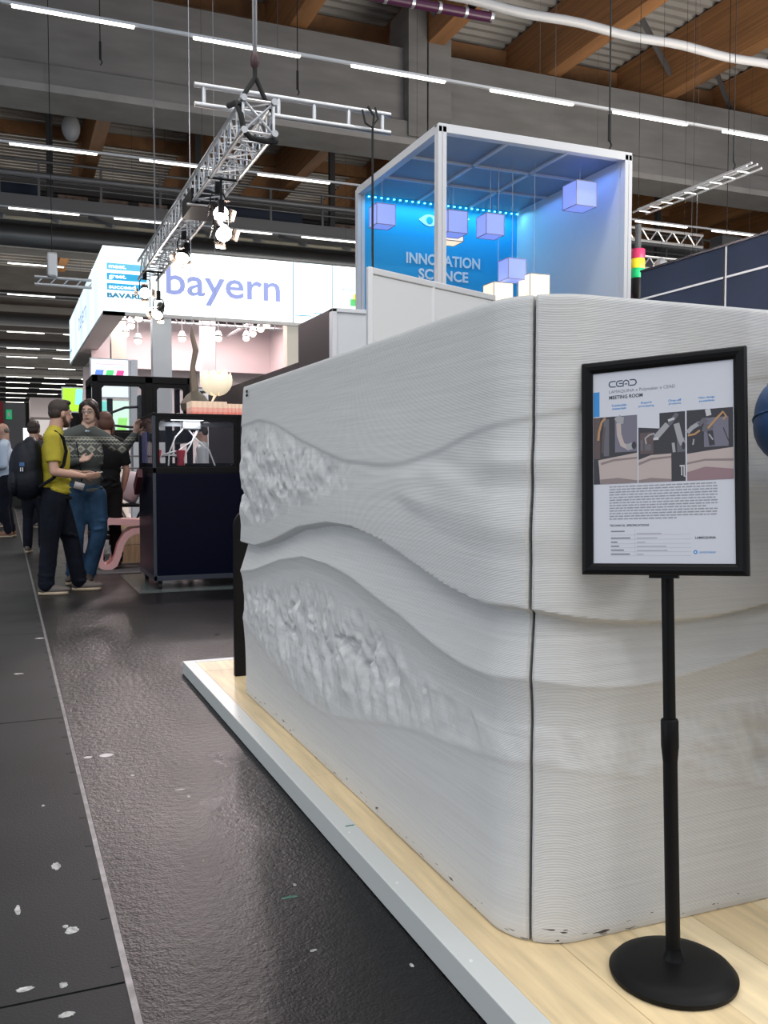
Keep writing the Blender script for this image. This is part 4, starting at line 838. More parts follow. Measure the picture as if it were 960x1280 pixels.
MB().box(MX0 - .012, MX0, 9.15, 9.45, 1.2, 1.5).build('side_control', mat('violet_grey', (.10, .10, .22), .4), mc)
MB().prism([(.0, .62), (.30, .78), (.32, .70), (.06, .52)], (MX0 - .03, 9.6, .36), Vector((0, -1, 0)), Z3, .05).build('lever_handle', mat('dark_red', (.10, .015, .025), .4), mc)
for x in (MX0 + .06, MX1 - .06):
    for y in (MY0 + .06, MY1 - .06):
        c = MB().box(x - .022, x + .022, y - .03, y + .03, .045, .088).build('castor', black, mc, bevel=.006); MB().tube((x - .018, y, .0385), (x + .018, y, .0385), .035, n=16).build('wheel', rubber, c)
tag(MB().box(1.12, 2.7, 8.62, 10.2, .0005, .003).build('floor_mat', mat('clear_mat', (.10, .12, .12), .25), bevel=.0), 'thin glossy protective sheet on the floor under the navy-black machine', 'mat')
# black framed machine behind
m2 = thing('framed_machine', (1.6, 12.5, 0), 'black square-framed machine with open window frames behind the navy-black cabinet', 'machine')
a0, a1, b0, b1 = 1.02, 2.26, 12.0, 13.0
for x in (a0, a1 - .07):
    for y in (b0, b1 - .07): MB().box(x, x + .07, y, y + .07, 0, 2.30).build('corner_post', black, m2, bevel=.006)
for z0, z1 in ((2.22, 2.31), (1.48, 1.60), (.9, .96), (.25, .31)):
    MB().box(a0, a1, b0, b0 + .07, z0, z1).build('cross_rail', black, m2, bevel=.006); MB().box(a0, a0 + .07, b0, b1, z0, z1).build('cross_rail', black, m2, bevel=.006); MB().box(a1 - .07, a1, b0, b1, z0, z1).build('cross_rail', black, m2, bevel=.006)
MB().box(1.66, 1.76, b0, b0 + .07, 1.5, 2.3).build('middle_post', black, m2, bevel=.006)
window(1.09, 1.66, 1.60, 2.22, b0 + .01, .045, m2, glass); window(1.76, 2.19, 1.60, 2.22, b0 + .01, .05, m2, glass)
MB().path([(1.70, b0 + .35, 1.95), (1.45, b0 + .35, 1.93), (1.28, b0 + .35, 1.86), (1.22, b0 + .35, 1.78), (1.28, b0 + .35, 1.70), (1.5, b0 + .35, 1.68), (1.7, b0 + .35, 1.68)], .016, 8).build('black_hose', rubber, m2, smooth=True)
MB().box(1.62, 1.82, b0 + .3, b0 + .5, 1.72, 2.1).build('print_head', darksteel, m2, bevel=.02)
MB().box(2.27, 2.40, 12.0, 12.2, 1.62, 2.2).build('side_bracket', darksteel, m2, bevel=.02); MB().lathe([(.06, 0), (.09, .02), (.09, .05)], (2.38, 12.0, 2.12), 14).build('round_knob', alu, m2)
MB().box(a0 + .07, a1 - .07, b0 + .1, b1 - .1, .31, .36).build('shelf', black, m2)
for z in (1.0, 1.15, 1.3): MB().tube((1.35, b0 + .05, z), (2.1, b0 + .05, z), .012).build('grid_bar', steel, m2)
for x in (1.4, 1.5, 1.6, 1.8): MB().tube((x, b0 + .05, .96), (x, b0 + .05, 1.48), .012).build('grid_bar', steel, m2)
# screens
def screen(x0_, x1_, z0_, z1_, y, label, patches, base):
    e = thing('display_screen', (x0_, y, z0_), label, 'screen')
    MB().box(x0_ - .02, x1_ + .02, y, y + .05, z0_ - .02, z1_ + .02).build('screen_case', white, e)
    MB().box(x0_, x1_, y - .004, y, z0_, z1_).build('screen_face', base, e)
    for i, (a, b, c, d, cc) in enumerate(patches):
        W_, H_ = x1_ - x0_, z1_ - z0_; sk = .06 * W_
        MB().prism([(x0_ + a * W_, z0_ + b * H_), (x0_ + c * W_, z0_ + b * H_), (x0_ + c * W_ + sk, z0_ + d * H_), (x0_ + a * W_ + sk, z0_ + d * H_)], (0, y - .0045, 0), X3, Z3, .002).build('screen_shape', mat('scr_%d%d%d' % tuple(int(v * 99) for v in cc), cc, .5, emit=.8, ecol=cc), e)
    MB().box((x0_ + x1_) / 2 - .04, (x0_ + x1_) / 2 + .04, y + .05, y + .1, 0, z1_).build('screen_stand', black, e)
wg = mat('screen_white', (.85, .9, .95), .5, emit=.9, ecol=(.85, .93, 1))
screen(1.20, 1.72, 2.20, 2.745, 14.2, 'white display panel with blue, green and red shapes above the framed machine', [(.06, .50, .28, .72, (.12, .25, .75)), (.36, .50, .56, .72, (.1, .65, .2)), (.64, .50, .84, .72, (.85, .08, .3)), (.06, .86, .9, .89, (.8, .5, .6)), (.06, .79, .9, .81, (.5, .7, .85))], wg)
MB().box(1.76, 1.86, 14.2, 14.4, 0, 2.76).build('side_return', white, bpy.data.objects['display_screen'])
gs = mat('screen_green', (.45, .9, .05), .5, emit=.8, ecol=(.42, .95, .03))
screen(.90, 1.20, 2.08, 2.455, 16, 'bright green and light blue screen behind the sweater-wearing man', [(.62, .3, .97, .97, (.3, .75, .9))], gs)
screen(1.36, 1.82, 1.72, 2.2, 15, 'pale green and white screen seen through the framed machine', [(.0, .6, .4, .98, (.2, .75, .65)), (.02, .05, .3, .4, (.3, .85, .2)), (.6, .05, .9, .45, (.35, .9, .2))], mat('screen_pale', (.7, .95, .8), .5, emit=.8, ecol=(.7, .97, .82)))
# pink ribbon bench, crate, bag, rack behind the machine
e = thing('ribbon_bench', (1.2, 10.9, 0), 'pink wave-shaped ribbon bench behind the navy-black machine', 'bench')
pkm = mat('pink_gloss', (.92, .50, .49), .35)
cp_ = [(1.60, .52), (1.30, .535), (1.10, .545), (1.04, .53), (1.01, .45), (.985, .3), (.97, .12), (1.0, .04), (1.07, .02), (1.13, .06), (1.17, .16), (1.20, .28), (1.26, .38), (1.34, .43), (1.46, .44), (1.58, .40)]
def ribbon(P, t):
    L, Rr = [], []
    for i, p in enumerate(P):
        a = Vector(P[max(0, i - 1)]); b = Vector(P[min(len(P) - 1, i + 1)]); d = (b - a).normalized(); n = Vector((-d.y, d.x)) * t / 2; L.append((p[0] + n.x, p[1] + n.y)); Rr.append((p[0] - n.x, p[1] - n.y))
    mb = MB(); k = len(P)
    vs = [(x, y, z) for y in (10.75, 11.15) for x, z in L + Rr]; K = 2 * k; fs = []
    for i in range(k - 1): fs += [(i, i + 1, k + i + 1, k + i), (K + i, K + k + i, K + k + i + 1, K + i + 1), (i, K + i, K + i + 1, i + 1), (k + i, k + i + 1, K + k + i + 1, K + k + i)]
    fs += [(0, k, K + k, K), (k - 1, K + k - 1, K + 2 * k - 1, 2 * k - 1)]; return mb.add(vs, fs)
ribbon(cp_, .068).build('ribbon', pkm, e, smooth=True)
e = thing('wooden_crate', (1.45, 12, 0), 'pale wooden crate standing under the pink bench', 'crate')
MB().box(1.2, 1.62, 11.4, 11.8, 0, .22).build('crate_side', MC['oak_plank'], e, bevel=.006); MB().box(1.2, 1.62, 11.4, 11.8, .225, .48).build('crate_side', MC['oak_plank_pale'], e, bevel=.006)
e = thing('paper_bag', (1.42, 11.6, .7), 'crumpled pale pink bag on a black folding chair beside the machine', 'bag')
o = MB().ell((1.42, 11.55, .92), (.14, .11, .20), 14, 10); o.v = [(x + .02 * math.sin(30 * z), y, z + .01 * math.sin(25 * x)) for x, y, z in o.v]; o.build('bag_body', mat('pale_pink_bag', (.62, .50, .53), .6), e, smooth=True)
e = thing('folding_chair', (1.45, 11.6, 0), 'black and silver folding chair under the pale pink bag', 'chair')
MB().box(1.24, 1.62, 11.4, 11.8, .68, .72).build('seat', black, e, bevel=.01)
for (p, q, m) in (((1.26, 11.42, 0), (1.6, 11.42, .7), black), ((1.6, 11.42, 0), (1.26, 11.42, .7), alu), ((1.26, 11.78, 0), (1.6, 11.78, .7), black), ((1.6, 11.78, 0), (1.26, 11.78, .7), black)): MB().tube(p, q, .014).build('leg', m, e)
MB().tube((1.6, 11.42, .7), (1.66, 11.42, 1.15), .014).build('back_post', alu, e)
tag(MB().lathe([(.09, 0), (.10, .02), (.08, .3), (.02, .33)], (1.62, 11.25, 0), 16).build('red_canister', rd, smooth=True), 'dark red canister standing beside the pale wooden crate', 'canister')
tag(MB().box(.86, 2.7, 10.35, 16.0, .0005, .004).build('carpet_sheet', mat('grey_carpet', (.10, .095, .10), .8, bump=.2, bscale=300)), 'grey carpet of the neighbouring stand behind the men', 'carpet')
# far left background
e = thing('far_stand', (1.2, 40, 0), 'far pale exhibition stand at the end of the aisle behind the men', 'stand')
MB().box(1.0, 2.6, 40, 42, 0, 4.0).build('stand_wall', mat('pale_wall', (.5, .44, .44), .6), e); MB().box(1.15, 2.4, 39.95, 40, 1.6, 3.1).build('stand_poster', mat('far_lit_panel', (.85, .8, .78), .5, emit=.5, ecol=(1, .93, .9)), e)
e = thing('far_stand', (-1, 36, 0), 'far grey exhibition wall with a red edge at the left end of the aisle', 'stand')
MB().box(-3.0, .75, 37, 37.2, 0, 3.55).build('stand_wall', mat('grey_wall2', (.19, .18, .19), .7), e); MB().box(-.4, -.02, 36.9, 37, 0, 3.6).build('red_edge', mat('far_red', (.35, .02, .03), .6), e)
e = thing('exit_sign', (.15, 36.8, 3.2), 'small green emergency exit sign at the far left', 'sign')
MB().box(.08, .28, 36.9, 37.0, 2.95, 3.30).build('sign_face', mat('exit_green', (.02, .3, .12), .5, emit=.5, ecol=(.03, .5, .2)), e); MB().box(.14, .22, 36.89, 36.9, 3.05, 3.2).build('running_figure', wl, e)
for i, (x, y, h_, cc) in enumerate(((.55, 30, 1.2, (.03, .03, .03)), (-.3, 26, 1.0, (.10, .05, .03)), (1.15, 33, 1.3, (.5, .5, .52)))):
    e = thing('far_counter', (x, y, 0), ['black counter far down the aisle', 'brown counter at the far left of the aisle', 'pale counter far down the aisle by the pale stand'][i], 'counter')
    m = mat('counter%d' % i, cc, .6); MB().box(x - .4, x + .4, y, y + .6, 0, h_ - .04).build('counter_body', m, e); MB().box(x - .43, x + .43, y - .03, y + .63, h_ - .04, h_).build('counter_top', m, e, bevel=.01)
e = thing('bright_monitor', (.6, 31, 2.2), 'bright white monitor far down the aisle', 'screen')
MB().box(.55, 1.0, 31, 31.05, 1.9, 2.4).build('monitor_face', mat('monitor_glow', (.9, .9, .95), .5, emit=1.1, ecol=(.95, .95, 1)), e); MB().box(.74, .80, 31.05, 31.1, 0, 2.4).build('monitor_post', black, e)
# ------------------------------------------------------------ people: overlapping tapered forms merged by a voxel remesh into one continuous surface
def organic(name, mb, m, parent, vox, smooth=4, label=None):
    me = bpy.data.meshes.new('tmp'); me.from_pydata(mb.v, [], mb.f); me.update()
    o = bpy.data.objects.new('tmp', me); COL.objects.link(o)
    r = o.modifiers.new('r', 'REMESH'); r.mode = 'VOXEL'; r.voxel_size = vox
    s = o.modifiers.new('s', 'SMOOTH'); s.factor = .5; s.iterations = smooth
    dg = bpy.context.evaluated_depsgraph_get(); dg.update()
    m2_ = bpy.data.meshes.new_from_object(o.evaluated_get(dg)); bpy.data.objects.remove(o); bpy.data.meshes.remove(me)
    m2_.name = name; m2_.materials.clear()
    for q in (m if isinstance(m, list) else [m]): m2_.materials.append(q)
    m2_.polygons.foreach_set('use_smooth', [True] * len(m2_.polygons))
    ob = bpy.data.objects.new(name, m2_); COL.objects.link(ob); ob.parent = parent
    if label: ob['label'] = label
    return ob
def limb(mb, P, R, n=12):
    P = [Vector(p) for p in P]
    # rounded chain with sphere at every joint
    mb.path(P, R, n)
    for p, r in zip(P, R): mb.ell(p, (r, r, r), n, 8)
def mid(a, b, t): return tuple(Vector(a) * (1 - t) + Vector(b) * t)
def hand(mb, wrist, direction, palmn, curl=.5, s=1.0, thumb=1):
    """palm, four bent fingers of unequal length and a thumb"""
    d = Vector(direction).normalized(); n = Vector(palmn).normalized(); a = d.cross(n).normalized(); w = Vector(wrist)
    c = w + d * .045 * s; R = Matrix((a, d, n)).transposed()
    mb.ell(c, (.040 * s, .052 * s, .017 * s), 12, 8, R)
    for i, (off, L) in enumerate(((-.030, .062), (-.010, .074), (.010, .070), (.029, .056))):
        p = w + d * .085 * s + a * off * s; pts = [p - d * .02 * s]; dd = d.copy()
        for k in range(3): 
            pts.append(pts[-1] + dd * (L * s / 2.2 if k else L * s / 1.9)); dd = (dd + n * curl * (.7 + .15 * i)).normalized()
        limb(mb, pts, [.0095 * s, .0088 * s, .008 * s, .0068 * s], 8)
    p = w + d * .028 * s - a * thumb * .032 * s; q = p + (d * .6 - a * thumb * .7 + n * .25).normalized() * .038 * s; limb(mb, [p, q, q + (d * .9 + n * .35 - a * thumb * .1).normalized() * .032 * s], [.013 * s, .0105 * s, .008 * s], 8)
skin = mat('skin', (.52, .30, .22), .5); skin2 = mat('skin_pale', (.56, .36, .28), .5)
eyew = mat('eye_white', (.7, .68, .66), .3); eyed = mat('eye_dark', (.03, .02, .015), .3); lipm = mat('lips', (.36, .14, .12), .5)
shoe_m = mat('shoe_grey', (.11, .09, .08), .6); sole_m = mat('shoe_sole', (.45, .36, .25), .6)
def Rz(a): return Matrix.Rotation(a, 3, 'Z')
def person(nm_loc, rz, J, label, cloth, hair, vox=.012, skinm=None, scale=1.0, parts=True):
    """J: joint dict in body space, +X is forward, +Y is the person's left"""
    skinm = skinm or skin; e = thing('person', nm_loc, label, 'person', rz=rz); e.scale = (scale,) * 3
    hy, hp = J.get('head_yaw', 0), J.get('head_pitch', 0); hc = Vector(J['head']); HR = Rz(hy) @ Matrix.Rotation(hp, 3, 'Y')
    b = MB()
    hx = lambda v: tuple(hc + HR @ Vector(v))
    # head: cranium, jaw, chin, nose, ears, brow, neck
    b.ell(hx((-.008, 0, .035)), (.094, .076, .088), 20, 14, HR); b.ell(hx((.022, 0, -.03)), (.068, .058, .072), 16, 12, HR); b.ell(hx((.052, 0, -.080)), (.030, .034, .026), 12, 8, HR)
    b.ell(hx((.030, .035, -.05)), (.045, .022, .04), 10, 8, HR); b.ell(hx((.030, -.035, -.05)), (.045, .022, .04), 10, 8, HR)
    b.path([hx((.080, 0, .028)), hx((.095, 0, .0)), hx((.108, 0, -.018)), hx((.092, 0, -.028))], [.009, .011, .014, .010], 8)
    for s in (-1, 1): b.ell(hx((-.004, s * .077, -.004)), (.020, .010, .032), 10, 8, HR); b.ell(hx((.074, s * .028, .034)), (.014, .022, .008), 8, 6, HR)
    b.ell(hx((.088, 0, -.052)), (.010, .023, .009), 8, 6, HR)
    nb = Vector(J['neck'])
    limb(b, [hx((-.025, 0, -.05)), tuple(nb)], [.058, .068])
    sh, el, wr = J['shoulder'], J['elbow'], J['wrist']; hi, kn, an = J['hip'], J['knee'], J['ankle']; pv, ch = Vector(J['pelvis']), Vector(J['chest'])
    BR = Rz(J.get('chest_yaw', 0)); PR = Rz(J.get('pelvis_yaw', 0))
    b.ell(ch, (.11, .165, .20), 18, 12, BR); b.ell(pv, (.11, .155, .13), 18, 12, PR); b.ell(tuple(ch * .5 + pv * .5), (.10, .14, .2), 16, 10, BR)
    for i in (0, 1):
        limb(b, [tuple(nb), sh[i], el[i]], [.055, .056, .040]); limb(b, [el[i], mid(el[i], wr[i], .35), wr[i]], [.040, .040, .025]); limb(b, [hi[i], kn[i]], [.085, .055]); limb(b, [kn[i], mid(kn[i], an[i], .3), an[i]], [.053, .054, .035])
        hand(b, wr[i], J['hdir'][i], J['hn'][i], J.get('curl', (.4, .4))[i], 1.0, 1 if i else -1)
    organic('body', b, skinm, e, vox * .75 if parts else vox, 2)
    # trousers
    t = MB(); t.ell(pv, (.128, .172, .14), 18, 12, PR); loose = cloth.get('loose', 1)
    for i in (0, 1):
        k, a = Vector(kn[i]), Vector(an[i]); limb(t, [hi[i], mid(hi[i], kn[i], .5), kn[i]], [.105 * loose, .092 * loose, .072 * loose]); limb(t, [kn[i], mid(kn[i], an[i], .4), tuple(a + Vector((0, 0, -.0)))], [.072 * loose, .070 * loose, .062 * loose])
        for q in range(3): t.ell(tuple(a + Vector((.0, 0, .02 + .035 * q))), (.068 * loose, .066 * loose, .012), 12, 6)
        t.ell(tuple(k + Vector((-.05, 0, .01))), (.03, .05, .012), 10, 6)
    if parts:
        rw = random.Random(len(label))
        for i in (0, 1):                                   # cloth folds at knee, thigh and above the shoe
            for q in range(9):
                tt = rw.random(); up = rw.random() < .4; c = Vector(mid(hi[i], kn[i], .3 + .7 * tt) if up else mid(kn[i], an[i], tt)); ang = rw.uniform(0, 6.28)
                r_ = (.088 if up else .064) * loose; n_ = Vector((math.cos(ang), math.sin(ang), 0)); s1 = Vector((-n_.y, n_.x, rw.uniform(-.6, .6))) * .05
                t.path([c + n_ * (r_ - .012) - s1, c + n_ * (r_ + .002), c + n_ * (r_ - .012) + s1], [.006, .012, .006], 8)
    organic('trousers', t, cloth['legs'], e, vox, 2)
    # top
    s_ = MB(); s_.ell(tuple(ch + Vector((0, 0, -.01))), (.135, .185, .215), 20, 14, BR); bot = Vector(J['hem']); s_.ell(tuple(bot + Vector((0, 0, .06))), (.130, .170, .07), 18, 10, PR); s_.ell(tuple(ch * .45 + bot * .55), (.128, .165, .17), 18, 10, BR)
    s_.ell(J.get('belly', tuple(ch * .4 + bot * .6)), (.125, .15, .16), 16, 10, BR)
    slv = cloth.get('sleeve', 1)
    for i in (0, 1):
        s_.path([tuple(nb + Vector((0, 0, -.008))), sh[i]], [.078, .078], 12); s_.ell(sh[i], (.076, .076, .076))
        if slv >= 1: limb(s_, [sh[i], el[i]], [.074, .056]); limb(s_, [el[i], mid(el[i], wr[i], .93)], [.055, .040])
        else: q = mid(sh[i], el[i], slv); limb(s_, [sh[i]], [.074]) if False else s_.path([sh[i], q], [.074, .068], 14)
    if parts:
        rw = random.Random(len(label) + 1)
        for q in range(12):
            ang = rw.uniform(0, 6.28); n_ = Vector((math.cos(ang) * .13, math.sin(ang) * .17, 0)); c = Vector(ch).lerp(bot, rw.uniform(.2, .95)); s1 = Vector((-n_.y, n_.x, rw.uniform(-.08, .08))).normalized() * .07
            s_.path([c + n_ * .93 - s1, c + n_ * 1.01, c + n_ * .93 + s1], [.006, .013, .006], 8)
    organic('top', s_, cloth['top'], e, vox, 2)
    if cloth.get('collar'):
        MB().path([tuple(nb + Vector((.068 * math.cos(a), .068 * math.sin(a), .012 + (-.03 * math.cos(a))))) for a in np.linspace(0, 2 * math.pi, 15)], .014, 6).build2('collar', cloth['collar'], e)
    # shoes
    for i in (0, 1):
        f = Vector(J['toe'][i]) - Vector((an[i][0], an[i][1], 0)); f.z = 0; f.normalize(); sdv = Vector((-f.y, f.x, 0)); R = Matrix((f, sdv, Z3)).transposed(); a0_ = Vector((an[i][0], an[i][1], J.get('sole', (0, 0))[i]))
        sm_ = MB(); sm_.ell(tuple(a0_ + f * .085 + Z3 * .045), (.135, .046, .036), 16, 8, R); sm_.ell(tuple(a0_ - f * .01 + Z3 * .06), (.062, .043, .055), 14, 8, R); sm_.ell(tuple(a0_ + f * .05 + Z3 * .065), (.07, .038, .035), 12, 8, R)
        o = organic('shoe', sm_, cloth.get('shoe', shoe_m), e, .008, 2)
        P = [(math.cos(a) * (.135 if math.cos(a) > 0 else .13), math.sin(a) * (.047 - .008 * (math.cos(a) < 0))) for a in np.linspace(0, 2 * math.pi, 24)[:-1]]
        MB().prism(P, tuple(a0_ + f * .062 + Z3 * .002), f, sdv, .026).build2('sole', cloth.get('sole', sole_m), o)
    # hair
    hb = MB(); st_ = hair['style']
    if st_ != 'bald':
        hb.ell(hx((-.018, 0, .052)), (.098, .084, .085), 20, 12, HR)
        if st_ == 'short': hb.ell(hx((-.045, 0, .01)), (.066, .080, .07), 16, 10, HR); hb.ell(hx((.035, 0, .112)), (.055, .062, .028), 12, 8, HR)
        if st_ == 'long':
            hb.ell(hx((-.05, 0, .0)), (.066, .088, .10), 16, 10, HR)
            for s in (-1, 1): hb.path([hx((.02, s * .075, .07)), hx((.0, s * .088, .0)), hx((-.02, s * .088, -.09)), hx((-.03, s * .075, -.15))], [.022, .028, .028, .014], 10)
        if st_ == 'fringe':
            hb.ell(hx((-.05, 0, .0)), (.06, .083, .085), 16, 10, HR)
            for s in (-1, 1): hb.path([hx((.055, s * .02, .105)), hx((.055, s * .06, .075)), hx((.03, s * .082, .02)), hx((.0, s * .085, -.05)), hx((-.02, s * .078, -.075))], [.022, .022, .018, .02, .012], 10)
    else: hb.ell(hx((-.055, 0, -.005)), (.050, .082, .05), 16, 10, HR)
    organic('hair', hb, hair['mat'], e, .008, 2)
    if hair.get('beard'):
        bb = MB(); bb.ell(hx((.050, 0, -.085)), (.042, .045, .034), 12, 8, HR)
        for s in (-1, 1): bb.path([hx((.01, s * .072, -.01)), hx((.015, s * .066, -.05)), hx((.04, s * .05, -.082))], [.010, .017, .022], 8)
        bb.path([hx((.09, -.024, -.046)), hx((.1, 0, -.038)), hx((.09, .024, -.046))], [.006, .007, .006], 6)
        organic('beard', bb, hair['beard'], e, .007, 1)
    if parts:
        for s in (-1, 1):
            ey = MB().ell(hx((.077, s * .030, .014)), (.013, .013, .009), 10, 8, HR).build2('eye', eyew, e); MB().ell(hx((.087, s * .030, .014)), (.005, .006, .006), 8, 6, HR).build2('iris', eyed, ey)
            MB().path([hx((.085, s * .014, .038)), hx((.087, s * .03, .042)), hx((.078, s * .046, .036))], .004, 6).build2('eyebrow', hair['mat'], e)
        MB().path([hx((.090, -.022, -.052)), hx((.0995, 0, -.050)), hx((.090, .022, -.052))], [.003, .006, .003], 6).build2('mouth', lipm, e)
    return e, hx
def build2(s, name, m, parent):                            # build in the local space of the parent (people are rotated roots)
    me = bpy.data.meshes.new(name); me.from_pydata(s.v, [], s.f); me.materials.append(m); me.polygons.foreach_set('use_smooth', [True] * len(me.polygons)); me.update()
    o = bpy.data.objects.new(name, me); COL.objects.link(o); o.parent = parent; return o
MB.build2 = build2
mustard = mat('mustard_cotton', (.40, .33, .022), .8, var=.10, scale=12); darkj = mat('dark_denim', (.005, .0065, .013), .85, var=.4, scale=9, spec=.2); bluej = mat('blue_denim', (.026, .062, .12), .85, var=.55, scale=5, spec=.2)
brownh = mat('brown_hair', (.035, .022, .016), .6, bump=.4, bscale=90); greyh = mat('grey_hair', (.16, .14, .12), .7); ltbl = mat('light_blue_cotton', (.45, .54, .66), .8); blk = mat('black_cotton', (.006, .006, .007), .85, spec=.2)
redh = mat('auburn_hair', (.09, .035, .022), .6)
# sweater with woven bands and diamonds
sw_ = bpy.data.materials.new('patterned_sweater'); sw_.use_nodes = True; nt = sw_.node_tree; B = nt.nodes['Principled BSDF']; B.inputs['Roughness'].default_value = .9
tc = N(nt, 'ShaderNodeTexCoord'); sp = N(nt, 'ShaderNodeSeparateXYZ'); nt.links.new(tc.outputs['Object'], sp.inputs[0])
def mth(op, a, b=None, c=None):
    n = N(nt, 'ShaderNodeMath', op=op)
    for i, v in enumerate((a, b, c)):
        if v is None: continue
        if hasattr(v, 'is_output') or not isinstance(v, (int, float)): nt.links.new(v, n.inputs[i])
        else: n.inputs[i].default_value = v
    return n.outputs[0]
Zc, Yc = sp.outputs[2], sp.outputs[1]
tri = mth('ABSOLUTE', mth('SUBTRACT', mth('FRACT', mth('MULTIPLY', Yc, 1 / .10)), .5))            # 0..0.5 diamonds every 10 cm
dz_ = mth('ABSOLUTE', mth('MULTIPLY', mth('SUBTRACT', Zc, 1.335), 1 / .085)); sm1 = mth('ADD', tri, dz_)
dia = mth('MULTIPLY', mth('LESS_THAN', sm1, .46), mth('GREATER_THAN', sm1, .20)); dcen = mth('LESS_THAN', sm1, .08)
def band(z0, h_): return mth('LESS_THAN', mth('ABSOLUTE', mth('SUBTRACT', Zc, z0)), h_)
zig = mth('MULTIPLY', tri, .03); 
def zband(z0, h_, f=1 / .035):
    t_ = mth('MULTIPLY', mth('ABSOLUTE', mth('SUBTRACT', mth('FRACT', mth('MULTIPLY', Yc, f)), .5)), .026); return mth('LESS_THAN', mth('ABSOLUTE', mth('SUBTRACT', mth('SUBTRACT', Zc, z0), t_)), h_)
al = mth('MAXIMUM', mth('MAXIMUM', dia, dcen), mth('MAXIMUM', mth('MAXIMUM', zband(1.385, .005), zband(1.425, .008)), mth('MAXIMUM', band(1.455, .004), zband(1.265, .005))))
rowm = mth('LESS_THAN', Zc, 1.47); al = mth('MULTIPLY', al, rowm)
mx = N(nt, 'ShaderNodeMix'); mx.data_type = 'RGBA'; nt.links.new(al, mx.inputs[0]); mx.inputs[6].default_value = (.070, .078, .072, 1); mx.inputs[7].default_value = (.33, .32, .27, 1); nt.links.new(mx.outputs[2], B.inputs['Base Color'])
# man in the mustard shirt: faces +X (to the machine), seen in profile
J1 = dict(head=(.025, .01, 1.64), neck=(-.025, 0, 1.485), head_yaw=.32, head_pitch=.08, chest=(-.03, 0, 1.24), pelvis=(-.04, 0, .90), hem=(-.03, 0, .87), chest_yaw=.1,
          shoulder=((-.05, .165, 1.425), (-.06, -.17, 1.415)), elbow=((-.02, .24, 1.12), (-.05, -.235, 1.115)), wrist=((.20, .14, 1.10), (.21, -.16, 1.075)),
          hdir=((1, -.3, .05), (1, .15, .03)), hn=((0, -.5, -1), (.0, .8, .5)), curl=(.5, .5),
          hip=((-.03, .09, .86), (-.05, -.09, .86)), knee=((.10, .09, .49), (-.09, -.09, .49)), ankle=((.17, .10, .09), (-.13, -.10, .09)), toe=((.45, .06, 0), (.2, -.14, 0)))
p1, hx1 = person((.455, 8.95, .001), .0, J1, 'bearded man in a mustard t-shirt and dark trousers with a navy backpack, holding a leaflet', dict(top=mustard, legs=darkj, sleeve=.72, loose=1.12), dict(style='short', mat=brownh, beard=mat('beard', (.05, .025, .015), .7)))
MB().path([(-.16, .15, .875), (-.17, -.1, .875), (-.05, -.175, .875), (.08, -.12, .875), (.10, 0, .875), (.06, .14, .875)], .016, 8).build2('belt', blk, p1)
# backpack, worn: a thing of its own
bp_ = thing('backpack', (.455 - .27, 8.93, 1.0), 'large navy backpack on the back of the man in the mustard t-shirt', 'backpack')
m = MB(); m.ell((.17, 8.93, 1.14), (.14, .165, .26), 18, 12); m.ell((.18, 8.93, 1.05), (.155, .17, .20), 18, 12); m.ell((.22, 8.93, 1.22), (.10, .15, .22), 16, 10)
nvb = mat('navy_nylon', (.004, .006, .012), .6, bump=.2, bscale=40, spec=.3); o = organic('bag_shell', m, nvb, None, .012, 3); o.data.transform(Matrix.Translation(-bp_.location)); o.parent = bp_
m = MB(); m.ell((.07, 8.90, 1.02), (.05, .12, .13), 14, 10); o = organic('front_pocket', m, nvb, None, .012, 2); o.data.transform(Matrix.Translation(-bp_.location)); o.parent = bp_
MB().box(.12, .16, 8.745, 8.76, 1.165, 1.20).build('logo_patch', mat('patch_blue', (.05, .12, .3), .6), bp_)
MB().box(.125, .132, 8.742, 8.755, 1.12, 1.155).build('zip_pull', white, bp_); MB().box(.142, .149, 8.742, 8.755, 1.12, 1.155).build('zip_pull', white, bp_)
MB().path([(.34, 8.80, 1.45), (.42, 8.755, 1.475), (.49, 8.78, 1.42), (.515, 8.785, 1.30), (.49, 8.76, 1.18), (.40, 8.74, 1.06), (.28, 8.77, .98)], .015, 8).build('shoulder_strap', blk, bp_, smooth=True)
MB().path([(.34, 9.06, 1.45), (.42, 9.10, 1.475), (.50, 9.07, 1.40), (.53, 9.06, 1.25), (.48, 9.1, 1.08), (.32, 9.08, .98)], .015, 8).build('shoulder_strap', blk, bp_, smooth=True)
tag(MB().xf(Matrix()).prism([(0, 0), (.13, .02), (.13, .10), (0, .10)], (.70, 8.80, 1.095), Vector((1, 0, .12)), Y3, .006).build('leaflet', mat('leaflet_white', (.7, .7, .68), .5)), 'white leaflet held in the hand of the man in the mustard t-shirt', 'leaflet')
